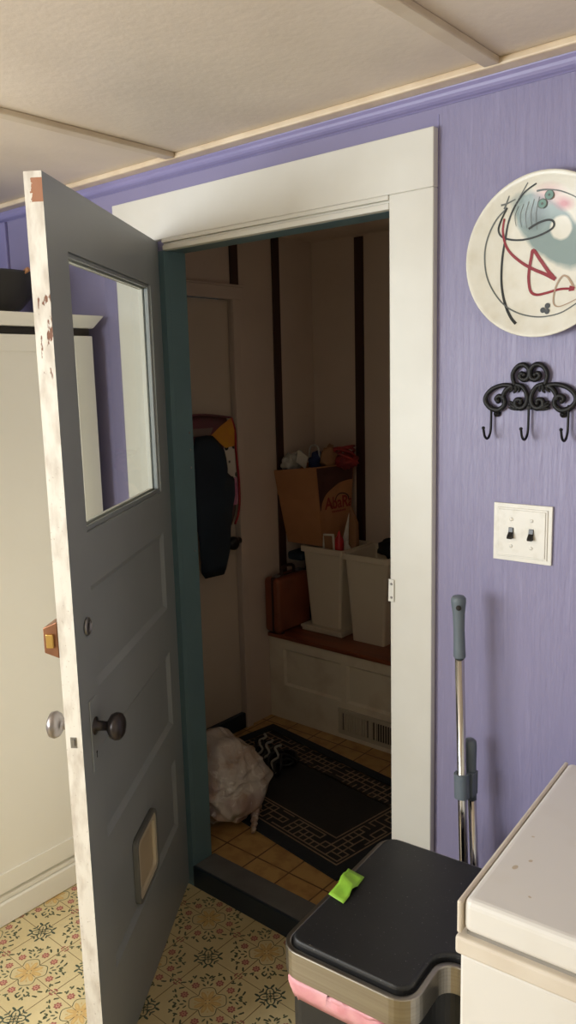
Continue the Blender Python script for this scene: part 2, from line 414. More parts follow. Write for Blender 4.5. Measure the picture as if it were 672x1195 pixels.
def medallion(mb, cx, cy):
    z1, z2, z3 = .0004, .0006, .0008
    for i in range(8):                               # gold flower
        a = PI / 8 + i * PI / 4
        ell(mb, cx + .023 * math.cos(a), cy + .023 * math.sin(a), .0175, .0068, a, z1, 6)
        ell(mb, cx + .027 * math.cos(a), cy + .027 * math.sin(a), .009, .0028, a, z2, 7)
        a += PI / 8
        ell(mb, cx + .034 * math.cos(a), cy + .034 * math.sin(a), .0045, .0016, a, z1, 6, 6)
    ell(mb, cx, cy, .005, .005, 0, z2, 7)
    q = []
    for i in range(64):
        a = 2 * PI * i / 64; r = .046 + .0075 * math.cos(4 * (a - PI / 4)) - .003 * math.cos(8 * (a - PI/4)); q.append((cx + r * math.cos(a), cy + r * math.sin(a)))
    ribbon2(mb, q, .0022, z1, 2, True)
    for i in range(4):
        for s in (-1, 1):
            a = i * PI / 2 + s * .3; rx, ry = cx + .0715 * math.cos(a), cy + .0715 * math.sin(a)
            for j in range(7):
                b = a + j * 2 * PI / 7; ell(mb, rx + .0078 * math.cos(b), ry + .0078 * math.sin(b), .0044, .0034, b, z1, 4, 7)
            ell(mb, rx, ry, .0062, .0062, 0, z2, 5, 8); ell(mb, rx, ry, .0028, .0028, 0, z3, 4, 6)
        a = PI / 4 + i * PI / 2                      # leaf sprays between the rose pairs
        for r, off, t in ((.062, .010, .7), (.062, -.010, -.7), (.07, .0, 0), (.079, .014, .9), (.079, -.014, -.9), (.089, .007, .5), (.089, -.007, -.5)):
            ell(mb, cx + r * math.cos(a) - off * math.sin(a), cy + r * math.sin(a) + off * math.cos(a), .0068, .0026, a + t, z1, 2)
    for i in range(36):                              # garland of curled leaves
        a = 2 * PI * (i + .5) / 36; out = i % 2
        r = (.103 if out else .0925) - .004 * (1 - abs(math.cos(2 * a)))
        t = a + PI / 2 + (.75 if out else -.75) * (1 if (i // 2) % 2 else -1)
        ell(mb, cx + r * math.cos(a), cy + r * math.sin(a), .0078, .0029, t, z1, 2)
        ell(mb, cx + (r + .004) * math.cos(a + .045), cy + (r + .004) * math.sin(a + .045), .0036, .0028, t + .9, z1, 2, 6)
    for i in range(4):                               # small pink sprigs on the joints
        a = i * PI / 2
        for d, off in ((.112, 0), (.116, .009), (.116, -.009)):
            ell(mb, cx + d * math.cos(a) - off * math.sin(a), cy + d * math.sin(a) + off * math.cos(a), .0046, .0026, a + off * 60, z1, 4, 6)
def small_motif(mb, cx, cy):
    z1 = .0004
    q = []
    for i in range(48):
        a = 2 * PI * i / 48; r = .024 + .006 * math.cos(4 * (a - PI / 4)); q.append((cx + r * math.cos(a), cy + r * math.sin(a)))
    ribbon2(mb, q, .0036, z1, 3, True)
    for k in (-1, 0, 1):
        d = k * .0095; L = .021 if k == 0 else .017
        for sg in (1, -1):
            ca, sa = math.cos(PI / 4), math.sin(PI / 4) * sg
            ox, oy = cx - sa * d, cy + ca * d
            ribbon2(mb, [(ox - ca * L, oy - sa * L), (ox + ca * L, oy + sa * L)], .0026, z1, 3)
    for i in range(4):
        a = PI / 4 + i * PI / 2
        for sg in (-1, 1):
            b = a + sg * .24
            ell(mb, cx + .037 * math.cos(b), cy + .037 * math.sin(b), .0085, .0036, b + sg * .5, z1, 3)
        b = i * PI / 2
        for sg in (-1, 1): ell(mb, cx + .031 * math.cos(b + sg * .16), cy + .031 * math.sin(b + sg * .16), .0062, .0026, b + sg * 1.0, z1, 3)
X0, Y0 = .1545, -.0815
for i in range(-4, 8):
    x = X0 + i * P
    for j in range(0, 8):
        y = Y0 - j * P
        if XL + .12 < x < 1.75: medallion(fl, x, y)
        if XL + .05 < x + P / 2 < 1.75: small_motif(fl, x + P / 2, y - P / 2)
for i in range(-9, 22):
    x = X0 + i * P / 2
    if XL < x < XR: fl.add([(x - .0012, YF, .0002), (x + .0012, YF, .0002), (x + .0012, .01, .0002), (x - .0012, .01, .0002)], [(0, 1, 2, 3)], 1)
for j in range(0, 26):
    y = Y0 - j * P / 2
    fl.add([(XL, y - .0009, .0002), (XR, y - .0009, .0002), (XR, y + .0009, .0002), (XL, y + .0009, .0002)], [(0, 1, 2, 3)], 1)
fl.build('floor', [m_floor, m_fl_line, m_fl_leaf, m_fl_dark, m_fl_rose, m_fl_rose2, m_fl_gold, m_fl_tan], kind='structure', base=(0, 0, 0),
         label='cream vinyl kitchen floor printed with green and pink flower medallions', cat='floor')

# ------------------------------------------------------------------ kitchen shell
w = MB()
w.box(XL, -.02, YW, JD, 0, ZC)                    # left of the doorway
w.box(-.02, W + .02, YW, JD, H + .02, ZC)         # header
w.box(W + .02, W + WR, YW, JD, 0, ZC)
w.box(W + WR, XR, YW, JD, 0, ZC, 1)
w.build('wall_back', [m_purple, m_purple_gr], kind='structure', base=(0, 0, 0), label='purple wall with the open doorway, plate and hooks', cat='wall')
MB().box(W + WR - .0012, W + WR + .0012, YW - .0012, YW + .001, 1.6, ZC - .06).build('trim_1', m_purple_tr, kind='structure', label='thin vertical purple seam in the wall above the doorway corner', cat='trim')
MB().box(XL, XL + .1135, YW - .012, YW, 0, 2.225).build('trim_2', m_purple_tr, kind='structure', bevel=.003, label='purple corner board beside the tall cream cabinet', cat='trim')
w2 = WIN2; MB().box(XL - .08, XL, YF, w2[0], 0, ZC).box(XL - .08, XL, w2[1], JD, 0, ZC).box(XL - .08, XL, w2[0], w2[1], 0, w2[2]).box(XL - .08, XL, w2[0], w2[1], w2[3], ZC).build('wall_left', m_purple, kind='structure', label='purple wall behind the tall cream cabinet', cat='wall')
wr = MB(); wr.box(XR, XR + .08, YF, JD, 0, ZC); wr.build('wall_right', m_white, kind='structure', label='white kitchen wall beyond the white freezer', cat='wall')
# wall behind the camera with two window openings
WIN = [(-.88, .3, .95, 2.1)]
wf = MB(); a, b, z0, z1 = WIN[0]
wf.box(XL, a, YF - .1, YF, 0, ZC); wf.box(b, XR, YF - .1, YF, 0, ZC); wf.box(a, b, YF - .1, YF, 0, z0); wf.box(a, b, YF - .1, YF, z1, ZC)
wf.build('wall_front', m_white, kind='structure', label='white kitchen wall with the window, behind the viewer', cat='wall')
wn = MB()
for (x0, x1, q0, q1) in ((a, b, z0, z0 + .05), (a, b, z1 - .05, z1), (a, a + .05, z0, z1), (b - .05, b, z0, z1), (a, b, (z0 + z1) / 2 - .02, (z0 + z1) / 2 + .02)):
    wn.box(x0, x1, YF - .07, YF - .03, q0, q1)
wn.build('window_1', m_white, kind='structure', label='white sash window in the kitchen wall behind the viewer', cat='window')
wn = MB()
for (y0, y1, q0, q1) in ((w2[0], w2[1], w2[2], w2[2] + .05), (w2[0], w2[1], w2[3] - .05, w2[3]), (w2[0], w2[0] + .05, w2[2], w2[3]), (w2[1] - .05, w2[1], w2[2], w2[3]), (w2[0], w2[1], 1.505, 1.545)):
    wn.box(XL - .06, XL - .03, y0, y1, q0, q1)
wn.build('window_2', m_white, kind='structure', label='white sash window in the left kitchen wall, outside the view', cat='window')
# ceiling, battens
MB().box(XL, XR, YF, JD, ZC, ZC + .06).build('ceiling', m_ceil, kind='structure', base=(0, 0, ZC), label='cream textured kitchen ceiling panels', cat='ceiling')
for i, (bx, lb) in enumerate(((.0905, 'cream ceiling batten above the open grey door'), (1.041, 'cream ceiling batten above the plate wall'))):
    MB().box(bx - .017, bx + .017, YF, -.037, ZC - .0145, ZC).build('trim_%d' % (3 + i), m_ceil_tr, kind='structure', bevel=.003, label=lb, cat='trim')
cs = MB()
cs.box(XL, .0, -.035, YW, ZC - .0155, ZC); cs.box(.0, .98, -.035, YW, ZC - .0155, ZC); cs.box(.98, XR, -.035, YW, ZC - .0155, ZC)
cs.build('trim_5', m_ceil_strip, kind='structure', bevel=.004, label='cream batten running along the top of the purple wall', cat='trim')
# purple crown moulding
prof = [(YW, 2.2265), (YW - .003, 2.2265), (YW - .005, 2.2285), (YW - .011, 2.2305), (YW - .0165, 2.2345), (YW - .0195, 2.2395), (YW - .0205, 2.2455), (YW - .019, 2.2535), (YW - .0195, 2.2562), (YW, 2.2562)]
cr = MB(); n = len(prof)
cr.add([(XL, y, z) for y, z in prof] + [(XR, y, z) for y, z in prof], [tuple(range(n)), tuple(range(n, 2*n))[::-1]] + [(i, (i+1) % n, n + (i+1) % n, n + i) for i in range(n)])
cr.build('trim_6', m_purple_tr, kind='structure', label='purple crown moulding under the ceiling above the doorway', cat='trim')

# door casing (white), one board each
MB().box(W, W + WR, 0, YW, 0, ZB).build('trim_7', m_white, kind='structure', bevel=.0025, label='white right door casing board between doorway and broom', cat='trim')
MB().box(-WL, W + WR, -.001, YW, ZB, ZT).build('trim_8', m_white, kind='structure', bevel=.0025, label='white head casing board over the doorway', cat='trim')
MB().box(-WL, -.045, .0, YW, 0, ZB).build('trim_9', m_white, kind='structure', bevel=.0025, label='white left door casing board seen through the door glass', cat='trim')
hb = MB(); hb.box(-.001, W, -.0005, YW, H, H + .014); hb.box(-.001, W, .004, YW, H + .014, H + .0205); hb.box(-.001, W, -.003, YW, H + .0205, ZB - .0003)
hb.build('trim_10', m_white, kind='structure', bevel=.002, label='white stepped bead under the head casing of the doorway', cat='trim')
# teal jambs
j1 = MB().box(-.02, 0, .0205, JD, 0, H + .02).build('trim_11', m_teal, kind='structure', base=(0, .05, 0), label='teal left jamb of the doorway, with small pale screw holes', cat='trim')
MB().box(-.0445, 0, .002, .02, .0, H).build('trim_12', m_teal, kind='structure', label='narrow teal front strip of the left door jamb', cat='trim')
for z in (1.498, 1.445, 1.39, 1.126):
    MB().lathe([(.0032, 0), (.0032, .0008), (.0015, .0018), (0, .002)], 10, T=frame_to((0, .073, z), (1, 0, 0))).build('screw', m_nickel, j1)
MB().box(W, W + .02, .0205, JD, 0, H + .02).build('trim_13', m_teal, kind='structure', label='teal right jamb of the doorway behind the white casing', cat='trim')
MB().box(0, W, .0205, JD, H, H + .02).build('trim_14', m_teal, kind='structure', label='teal head jamb on top of the doorway', cat='trim')
# strike plate wrapped round the casing edge
sp = thing('strike_plate', 'worn pale strike plate on the edge of the right door casing', 'strike plate', (W, 0, 1.105))
s1 = MB(); s1.box(W - .003, W + .0125, -.0045, -.0005, 1.107, 1.163); s1.box(W - .003, W - .0003, -.0045, .02, 1.107, 1.163)
part(s1, 'plate', m_white, sp, bevel=.0012)
s2 = MB()
for z in (1.118, 1.152): s2.lathe([(.0032, 0), (.0032, .0008), (0, .0018)], 10, T=frame_to((W + .006, -.0044, z), (0, -1, 0)))
s2.box(W - .0034, W - .002, .002, .014, 1.122, 1.148); part(s2, 'latch_hole', m_nickel, sp)
# threshold
th = MB()
th.box(0, W, .009, JD + .012, .012, .0734, 0, face_mi={2: 1}); th.box(-.001, W, .0, .0095, 0, .0734, 1)
th.box(0, W, .02, JD + .012, 0, .012, 1)
th.build('trim_15', [m_thr_top, m_thr_navy], kind='structure', bevel=.003, label='threshold step with grey top and navy riser', cat='threshold')

# ------------------------------------------------------------------ mudroom shell
MX, MY, MZ, MC = -.602, 1.458, .065, 2.282
MB().box(-.8, 1.7, JD + .012, MY + .1, MZ - .04, MZ).build('floor_mudroom', m_tile, kind='structure', base=(0, 0, MZ), label='tan square tile floor of the dark mudroom', cat='floor')
ml = MB()
ml.box(MX - .08, MX, .91, MY, MZ, MC); ml.box(MX - .08, MX, .16, .91, 2.0, MC); ml.box(MX - .08, MX, JD, .16, MZ, MC)
ml.build('wall_mudroom_left', m_mwall, kind='structure', label='dim beige mudroom wall holding the far door', cat='wall')
MB().box(MX - .08, 1.7, MY, MY + .08, MZ, MC).build('wall_mudroom_back', m_mwall, kind='structure', label='dim beige mudroom wall behind the bench', cat='wall')
MB().box(1.62, 1.7, JD, MY, MZ, MC).build('wall_mudroom_right', m_mwall, kind='structure', label='mudroom side wall hidden past the right casing', cat='wall')
MB().box(-.8, 1.7, JD, MY + .08, MC, MC + .05).build('ceiling_mudroom', m_mwall_ceil, kind='structure', label='beige mudroom ceiling', cat='ceiling')
MB().box(MX - .02, XR, JD, JD + .004, H + .03, MC).build('wall_mudroom_front', m_mwall, kind='structure', label='mudroom side of the doorway wall', cat='wall')
bat = [((MX, MX + .008, .898, .945, 2.052, MC), 'short dark brown batten above the far door'), ((MX, MX + .008, 1.168, 1.215, .5, MC), 'tall dark brown batten right of the far door'),
       ((-.351, -.304, MY - .008, MY, .49, MC - .01), 'dark brown batten on the wall right of the paper bag'), ((.32, .367, MY - .008, MY, .49, MC - .01), 'dark brown batten hidden behind the right casing')]
for i, (bb, lb) in enumerate(bat[:3]): MB().box(*bb).build('trim_%d' % (16 + i), m_batten, kind='structure', bevel=.001, label=lb, cat='trim')
# casing of the far door
fc = MB(); fc.box(MX, MX + .014, .9, .94, MZ, 1.99); fc.box(MX, MX + .016, .1, .955, 1.99, 2.042); fc.box(MX, MX + .024, .1, .962, 2.042, 2.05)
fc.box(MX, MX + .014, .12, .165, MZ, 1.99)
fc.build('trim_19', m_mwall, kind='structure', bevel=.002, label='beige casing round the far mudroom door', cat='trim')
MB().box(MX - .075, MX + .004, .165, .9, MZ, .137).build('trim_20', m_thr_navy, kind='structure', bevel=.002, label='dark navy sill under the far mudroom door', cat='threshold')
d2 = thing('door_2', 'closed beige far door in the mudroom, navy bag hanging on it', 'door', (MX - .02, .9, .14), kind='structure')
part(MB().box(MX - .055, MX - .016, .166, .897, .1375, 1.988), 'door_panel', m_mdoor, d2, bevel=.002)
kb = MB(); kb.lathe([(.026, 0), (.026, .005), (.012, .008), (.011, .026), (.022, .03), (.03, .042), (.029, .056), (.018, .066), (0, .068)], 20, T=frame_to((MX - .016, .832, .951), (1, 0, 0)))
kb.tube([(MX + .02, .832, .951), (MX + .02, .86, .952), (MX + .02, .885, .956)], .014, 10)
part(kb, 'door_knob', m_black, d2, label='dark round knob')

# bench
bn = thing('storage_bench', 'cream painted panelled bench with red-brown wooden top in the mudroom', 'bench', (.2, 1.27, MZ))
bf = MB(); by = 1.08; bx0, bx1 = MX + .002, 1.0
zt = .462
def panel_front(mb, x0, x1, z0, z1, y, rec=.012, ch=.01):
    o = [(x0, y, z0), (x1, y, z0), (x1, y, z1), (x0, y, z1)]
    i = [(x0 + ch, y + rec, z0 + ch), (x1 - ch, y + rec, z0 + ch), (x1 - ch, y + rec, z1 - ch), (x0 + ch, y + rec, z1 - ch)]
    mb.add(o + i, [(4, 5, 6, 7)] + [(k, (k + 1) % 4, 4 + (k + 1) % 4, 4 + k) for k in range(4)])
zs = [MZ, .235, .412, zt]
xs = [bx0, -.515, -.183, -.155, .205, .235, .6, bx1]
bf.box(bx0, bx1, by, by + .018, zs[0], zs[1] ); bf.box(bx0, bx1, by, by + .018, zs[2], zs[3])
for i in range(0, 7, 2): bf.box(xs[i], xs[i + 1], by, by + .018, zs[1], zs[2])
for i in range(1, 6, 2): panel_front(bf, xs[i], xs[i + 1], zs[1], zs[2], by)
bf.box(bx0, bx1, by + .018, by + .03, zs[0], zs[3])
part(bf, 'front_panel', m_bench, bn)
part(MB().box(bx0, bx1, by - .012, MY - .002, zt, .481), 'bench_top', m_bench_top, bn, bevel=.003)
part(MB().box(bx1 - .02, bx1, by + .031, MY - .004, MZ, zt - .001), 'end_panel', m_bench, bn)
gr = thing('floor_register', 'old cream heating grille low on the bench front', 'vent', (.06, by, .1))
gf = MB(); gx0, gx1, gz0, gz1 = -.195, .32, .088, .207
gf.box(gx0, gx1, by - .012, by - .0005, gz1 - .018, gz1); gf.box(gx0, gx1, by - .008, by - .0005, gz0, gz0 + .018); gf.box(gx0, gx0 + .022, by - .008, by - .0005, gz0 + .018, gz1 - .018); gf.box(gx1 - .022, gx1, by - .008, by - .0005, gz0 + .018, gz1 - .018)
gf.box(-.035, -.012, by - .008, by - .0005, gz0 + .018, gz1 - .018)
part(gf, 'frame', m_grille, gr, bevel=.0015)
gs = MB(); gs2 = MB()
x = gx0 + .03
while x < gx1 - .025:
    if not -.045 < x < -.005: (gs if x < 0 else gs2).box(x, x + (.0095 if x < 0 else .004), by - .007, by - .002, gz0 + .018, gz1 - .018)
    x += .0125
part(gs, 'louver', m_grille, gr); part(gs2, 'louver', m_grille, gr)
gb = MB(); gb.box(gx0 + .02, gx1 - .02, by - .0016, by - .0006, gz0 + .016, gz1 - .016); gb.box(-.01, .2, by - .0066, by - .0056, gz0 + .02, gz1 - .022)
part(gb, 'backing', m_grilled, gr)

# ------------------------------------------------------------------ the open grey door
DA = .5939; dd = Vector((math.sin(DA), -math.cos(DA), 0)); dn = Vector((math.cos(DA), math.sin(DA), 0))
door = thing('door_1', 'open grey kitchen door with glass pane, cat flap and chipped white edge', 'door', (-.04, .0266, 0), math.atan2(dd.y, dd.x), kind='structure')
UH, UF, ZD, TH = .03, .861, 2.056, .036
sl = MB()
def db(u0, u1, z0, z1, y0=-TH, y1=0, edge=False):
    sl.box(u0, u1, y0, y1, z0, z1, 0, face_mi={2: 1, 4: 2} if edge else {2: 1})
db(.75, UF, .012, ZD, edge=True); db(UH, .13, .012, ZD)
RZ = [(.012, .27), (.495, .61), (.845, .98), (1.215, 1.335), (1.925, ZD)]
for z0, z1 in RZ: db(.13, .75, z0, z1)
def recess(u0, u1, z0, z1):
    ch, rec = .016, .009
    for y, s, mi in ((0, -1, 0), (-TH, 1, 1)):
        o = [(u0, y, z0), (u1, y, z0), (u1, y, z1), (u0, y, z1)]
        i = [(u0 + ch, y + s * rec, z0 + ch), (u1 - ch, y + s * rec, z0 + ch), (u1 - ch, y + s * rec, z1 - ch), (u0 + ch, y + s * rec, z1 - ch)]
        sl.add(o + i, [(4, 5, 6, 7)] + [(k, (k + 1) % 4, 4 + (k + 1) % 4, 4 + k) for k in range(4)], mi)
for z0, z1 in ((.27, .495), (.61, .845), (.98, 1.215)): recess(.13, .75, z0, z1)
sl.build('door_slab', [m_grey, m_white, m_edge], door, local=True)
bd = MB(); g0, g1, h0, h1 = .13, .75, 1.335, 1.925
for (u0, u1, z0, z1) in ((g0, g1, h0, h0 + .012), (g0, g1, h1 - .012, h1), (g0, g0 + .012, h0 + .012, h1 - .012), (g1 - .012, g1, h0 + .012, h1 - .012)): bd.box(u0, u1, -.035, -.0215, z0, z1)
bd.build('glazing_bead', m_white, door, local=True, bevel=.002)
bd = MB()
for (u0, u1, z0, z1) in ((g0, g1, h0, h0 + .009), (g0, g1, h1 - .009, h1), (g0, g0 + .009, h0 + .009, h1 - .009), (g1 - .009, g1, h0 + .009, h1 - .009)): bd.box(u0, u1, -.0175, -.006, z0, z1)
bd.build('glazing_stop', m_grey, door, local=True, bevel=.002)
MB().box(g0 + .002, g1 - .002, -.021, -.018, h0 + .002, h1 - .002).build('glass_pane', m_glass, door, local=True)
# mudroom side hardware
kn = MB(); kn.lathe([(.02, 0), (.02, .004), (.0115, .007), (.0105, .03), (.016, .033), (.027, .04), (.031, .05), (.029, .06), (.02, .067), (0, .07)], 24, T=frame_to((.788, .001, .906), (0, 1, 0)))
kn.build('door_knob', m_knob_dk, door, local=True, label='dark metal knob')
ep = MB(); ep.box(.772, .812, 0, .0035, .805, .972); ep.build('escutcheon', m_grey, door, local=True, bevel=.0015)
kh = MB(); kh.lathe([(.0032, 0), (.0032, .0006), (0, .0007)], 10, T=frame_to((.79, .0036, .845), (0, 1, 0))); kh.box(.7888, .7912, .0034, .0042, .832, .843)
kh.build('keyhole', m_gapd, door, local=True)
ck = MB(); ck.lathe([(.02, 0), (.02, .004), (.016, .0065), (.0145, .006), (.0145, .0045), (0, .0045)], 24, T=frame_to((.79, .0005, 1.136), (0, 1, 0)))
ckp = ck.build('lock_cylinder', m_nickel, door, local=True)
MB().box(.7885, .7915, .0046, .0056, 1.129, 1.143).build('key_slot', m_gapd, ckp, local=True)
# kitchen side hardware
kn = MB(); kn.lathe([(.022, 0), (.022, .004), (.0115, .007), (.0105, .028), (.016, .031), (.026, .037), (.03, .046), (.028, .055), (.018, .061), (0, .063)], 24, T=frame_to((.8, -TH - .001, .912), (0, -1, 0)))
kn.build('door_knob', m_knob_lt, door, local=True, label='pale worn metal knob')
lk = MB(); lk.add([(.80, -TH - .0005, 1.088), (UF + .001, -TH - .0005, 1.088), (UF + .001, -TH - .032, 1.1), (.80, -TH - .032, 1.1), (.80, -TH - .0005, 1.168), (UF + .001, -TH - .0005, 1.168), (UF + .001, -TH - .032, 1.154), (.80, -TH - .032, 1.154)],
                  [(0,3,2,1),(4,5,6,7),(0,1,5,4),(2,3,7,6),(1,2,6,5),(3,0,4,7)])
lko = lk.build('rim_lock', m_bronze, door, local=True, bevel=.002, label='bronze surface lock')
MB().box(UF - .004, UF + .007, -TH - .025, -TH - .009, 1.112, 1.142).build('latch_bolt', m_brass, lko, local=True, bevel=.002)
lb = MB(); lb.box(UF - .004, UF + .0008, -.026, -.012, .888, .912); lb.box(UF, UF + .004, -.022, -.016, .894, .908); lb.build('mortise_bolt', m_nickel, door, local=True)
for z in (.25, 1.1, 1.82):
    MB().lathe([(.006, 0), (.006, .09)], 12, T=Matrix.Translation((UH - .004, -TH - .006, z))).build('hinge', m_white, door, local=True)
# cat flap
fr = MB()
T = frame_to((.465, .0, .385), (0, 1, 0), (1, 0, 0))   # local x -> u, local y -> -z
def ring(mb, a, b, z0, z1, mi=0, T=None):
    n = len(a)
    vs = [(x, y, z0) for x, y in a] + [(x, y, z1) for x, y in a] + [(x, y, z0) for x, y in b] + [(x, y, z1) for x, y in b]
    fs = []
    for i in range(n):
        j = (i + 1) % n
        fs += [(i, j, n + j, n + i), (n + i, n + j, 3*n + j, 3*n + i), (2*n + j, 2*n + i, 3*n + i, 3*n + j), (j, i, 2*n + i, 2*n + j)]
    mb.add(vs, fs, mi, False, T)
cf = MB(); ring(cf, rrect(-.094, .094, -.094, .094, .024), rrect(-.084, .084, -.084, .084, .02), -.009, .006, 0, T)
cfo = cf.build('cat_flap_frame', m_flapfr, door, local=True, bevel=.002)
ci = MB(); ring(ci, rrect(-.084, .084, -.084, .084, .02), rrect(-.07, .07, -.07, .07, .016), -.008, .004, 0, T)
ci.build('inner_frame', m_flapin, cfo, local=True)
MB().prism(rrect(-.0705, .0705, -.0705, .0705, .016), -.007, -.004, 0, T).build('flap', m_flap, cfo, local=True, label='beige translucent flap')

# ------------------------------------------------------------------ pantry cabinet
cx = -.318; cy0, cy1 = -1.12, -.032
cb = thing('pantry_cabinet', 'tall cream cabinet behind the open grey door', 'cabinet', (cx - .25, -.57, 0))
cd = -.83
part(MB().box(cd, cx - .02, cy0, cy1, .02, 1.805), 'body', m_cab, cb, bevel=.002)
part(MB().box(cd, cx - .012, cy0 + .002, cy1 - .002, 1.8055, 1.826), 'cornice_gap', m_gapd, cb)
co_ = MB(); co_.add([(cd, cy0 - .01, 1.8265), (cx + .002, cy0 - .01, 1.8265), (cx + .002, cy1 + .006, 1.8265), (cd, cy1 + .006, 1.8265), (cd, cy0 - .03, 1.864), (cx + .03, cy0 - .03, 1.864), (cx + .03, cy1 + .03, 1.864), (cd, cy1 + .03, 1.864)],
                   [(0,3,2,1),(4,5,6,7),(0,1,5,4),(2,3,7,6),(1,2,6,5),(3,0,4,7)])
part(co_, 'cornice', m_cab, cb, bevel=.003)
pl = MB(); pl.box(cd, cx, cy0 - .012, cy1 + .006, 0.001, .078); pl.box(cd, cx - .006, cy0 - .006, cy1 + .003, .078, .095)
part(pl, 'plinth', m_cab, cb, bevel=.006, seg=3)
def shaker(y0, y1):
    m = MB(); z0, z1 = .112, 1.802; x0, x1 = cx - .0195, cx; s = .066
    m.box(x0, x1, y0, y0 + s, z0, z1); m.box(x0, x1, y1 - s, y1, z0, z1); m.box(x0, x1, y0 + s, y1 - s, z0, z0 + .06); m.box(x0, x1, y0 + s, y1 - s, z1 - .048, z1)
    m.box(x0, x1 - .006, y0 + s, y1 - s, z0 + .06, z1 - .048); return m
for i, (y0, y1) in enumerate(((-.625, cy1), (cy0, -.63))):
    dr = part(shaker(y0, y1), 'door', m_cab, cb)
    yk = y0 + .03 if i == 0 else y1 - .03
    part(MB().lathe([(.008, 0), (.007, .012), (.014, .02), (.013, .028), (0, .031)], 16, T=frame_to((cx, yk, 1.0), (1, 0, 0))), 'knob', m_nickel, dr)
bw = thing('bowl', 'large dark bowl on top of the cream cabinet', 'bowl', (-.635, -.205, 1.8645))
bT = Matrix.Translation((-.635, -.205, 1.8645))
part(MB().lathe([(.0, 0), (.06, 0), (.066, .008), (.11, .035), (.155, .085), (.178, .135), (.183, .142), (.176, .142), (.15, .09), (.105, .042), (.06, .014), (0, .012)], 40, T=bT), 'bowl_body', m_bowl, bw)
spn = MB(); spn.tube(spline([(-.6, -.2, 1.9), (-.53, -.18, 1.955), (-.48, -.165, 1.995), (-.452, -.155, 2.012)], 4), .007, 8)
spn.build('wooden_spoon', m_bowlin, label='pale wooden handle leaning out of the dark bowl', cat='utensil')

# ------------------------------------------------------------------ plate on the wall
PL = dict(
 ink1=[(1.127, 2.027), (1.101, 2.014), (1.079, 1.99), (1.065, 1.962), (1.058, 1.93), (1.052, 1.893), (1.051, 1.853), (1.056, 1.818), (1.066, 1.79), (1.078, 1.769), (1.09, 1.756)],
 ink2=[(1.11, 2.031), (1.094, 2.011), (1.079, 1.99)],
 ink3=[(1.064, 1.99), (1.04, 1.969), (1.022, 1.937), (1.015, 1.903), (1.019, 1.863), (1.034, 1.829), (1.059, 1.798), (1.089, 1.779), (1.122, 1.769), (1.151, 1.767), (1.182, 1.772), (1.208, 1.785), (1.225, 1.796)],
 ink4=[(1.064, 1.99), (1.05, 1.967), (1.044, 1.948), (1.054, 1.933), (1.082, 1.925), (1.111, 1.925), (1.139, 1.931), (1.158, 1.94), (1.159, 1.951), (1.148, 1.956), (1.128, 1.953), (1.107, 1.944)],
 grey=[(1.126, 2.013), (1.143, 2.013), (1.171, 2.007), (1.198, 1.994), (1.218, 1.98)],
 red1=[(1.057, 1.97), (1.053, 1.947), (1.058, 1.92), (1.07, 1.9), (1.094, 1.879), (1.12, 1.863), (1.145, 1.851), (1.166, 1.839)],
 red2=[(1.166, 1.839), (1.151, 1.856), (1.133, 1.881), (1.118, 1.901), (1.114, 1.887), (1.11, 1.861), (1.11, 1.841), (1.115, 1.82), (1.128, 1.812), (1.149, 1.814), (1.177, 1.819), (1.207, 1.817)],
 brown=[(1.207, 1.817), (1.198, 1.832), (1.19, 1.842), (1.181, 1.844), (1.171, 1.832), (1.165, 1.813), (1.165, 1.793), (1.174, 1.785), (1.191, 1.788), (1.221, 1.8)])
PCX, PCZ, PR = 1.138, 1.888, .1615
prof = [(0, .010), (.03, .0095), (.075, .011), (.112, .016), (.135, .022), (.152, .0275), (.158, .0295), (.1612, .0292), (.1615, .0278), (.158, .025), (.13, .015), (.095, .007), (.07, .004), (.066, .0), (.0, .0)]
def plate_h(r):
    for (r0, h0), (r1, h1) in zip(prof, prof[1:]):
        if r0 <= r <= r1: return h0 + (h1 - h0) * (r - r0) / max(1e-6, r1 - r0)
    return .03
PT = frame_to((PCX, YW - .003, PCZ), (0, -1, 0), (1, 0, 0))
dp = thing('decorative_plate', 'round stoneware plate with painted grey fish and red squiggle, hung on purple wall', 'plate', (PCX, YW - .003, PCZ))
pb = MB(); pb.lathe(prof, 72, T=PT); part(pb, 'plate_body', m_plate, dp)
ink = MB(); ink.keep = True
def stroke(pts, w, mi, ww=None, lift=.0007):
    q = spline([(x, z, 0) for x, z in pts], 5); N = len(q); vs = []
    for i, p in enumerate(q):
        t = (q[min(i + 1, N - 1)] - q[max(i - 1, 0)]).normalized(); s = Vector((-t.y, t.x, 0))
        wd = 1.35 * (w + (ww - w) * (i / (N - 1)) if ww else w) / 2
        for sg in (1, -1):
            e = p + s * sg * wd; h = plate_h(math.hypot(e.x - PCX, e.y - PCZ)); vs.append((e.x, YW - .003 - h - lift, e.y))
    ink.add(vs, [(2*i, 2*i+1, 2*i+3, 2*i+2) for i in range(N - 1)], mi)
stroke(PL['ink3'], .0022, 1, .002); stroke(PL['ink1'], .0022, 0, .0045); stroke(PL['ink2'], .0016, 1); stroke(PL['ink4'], .0026, 0, .0034, .0009)
stroke(PL['grey'], .0028, 1, .001); stroke(PL['red1'], .0028, 2, .0055, .0011); stroke(PL['red2'], .0055, 2, .0034, .0013); stroke(PL['brown'], .0034, 3, .0012, .0015)
stroke([(1.196, 1.8185), (1.207, 1.817)], .0085, 2, .005, .0016)
def disc(x, z, r, mi, lift):
    n = 16; h = plate_h(math.hypot(x - PCX, z - PCZ)); ink.add([(x + r * math.cos(2*PI*i/n), YW - .003 - h - lift, z + r * math.sin(2*PI*i/n)) for i in range(n)], [tuple(range(n))], mi)
for x, z in ((1.153, 1.788), (1.144, 1.78), (1.153, 1.777)): disc(x, z, .0056, 0, .0016)
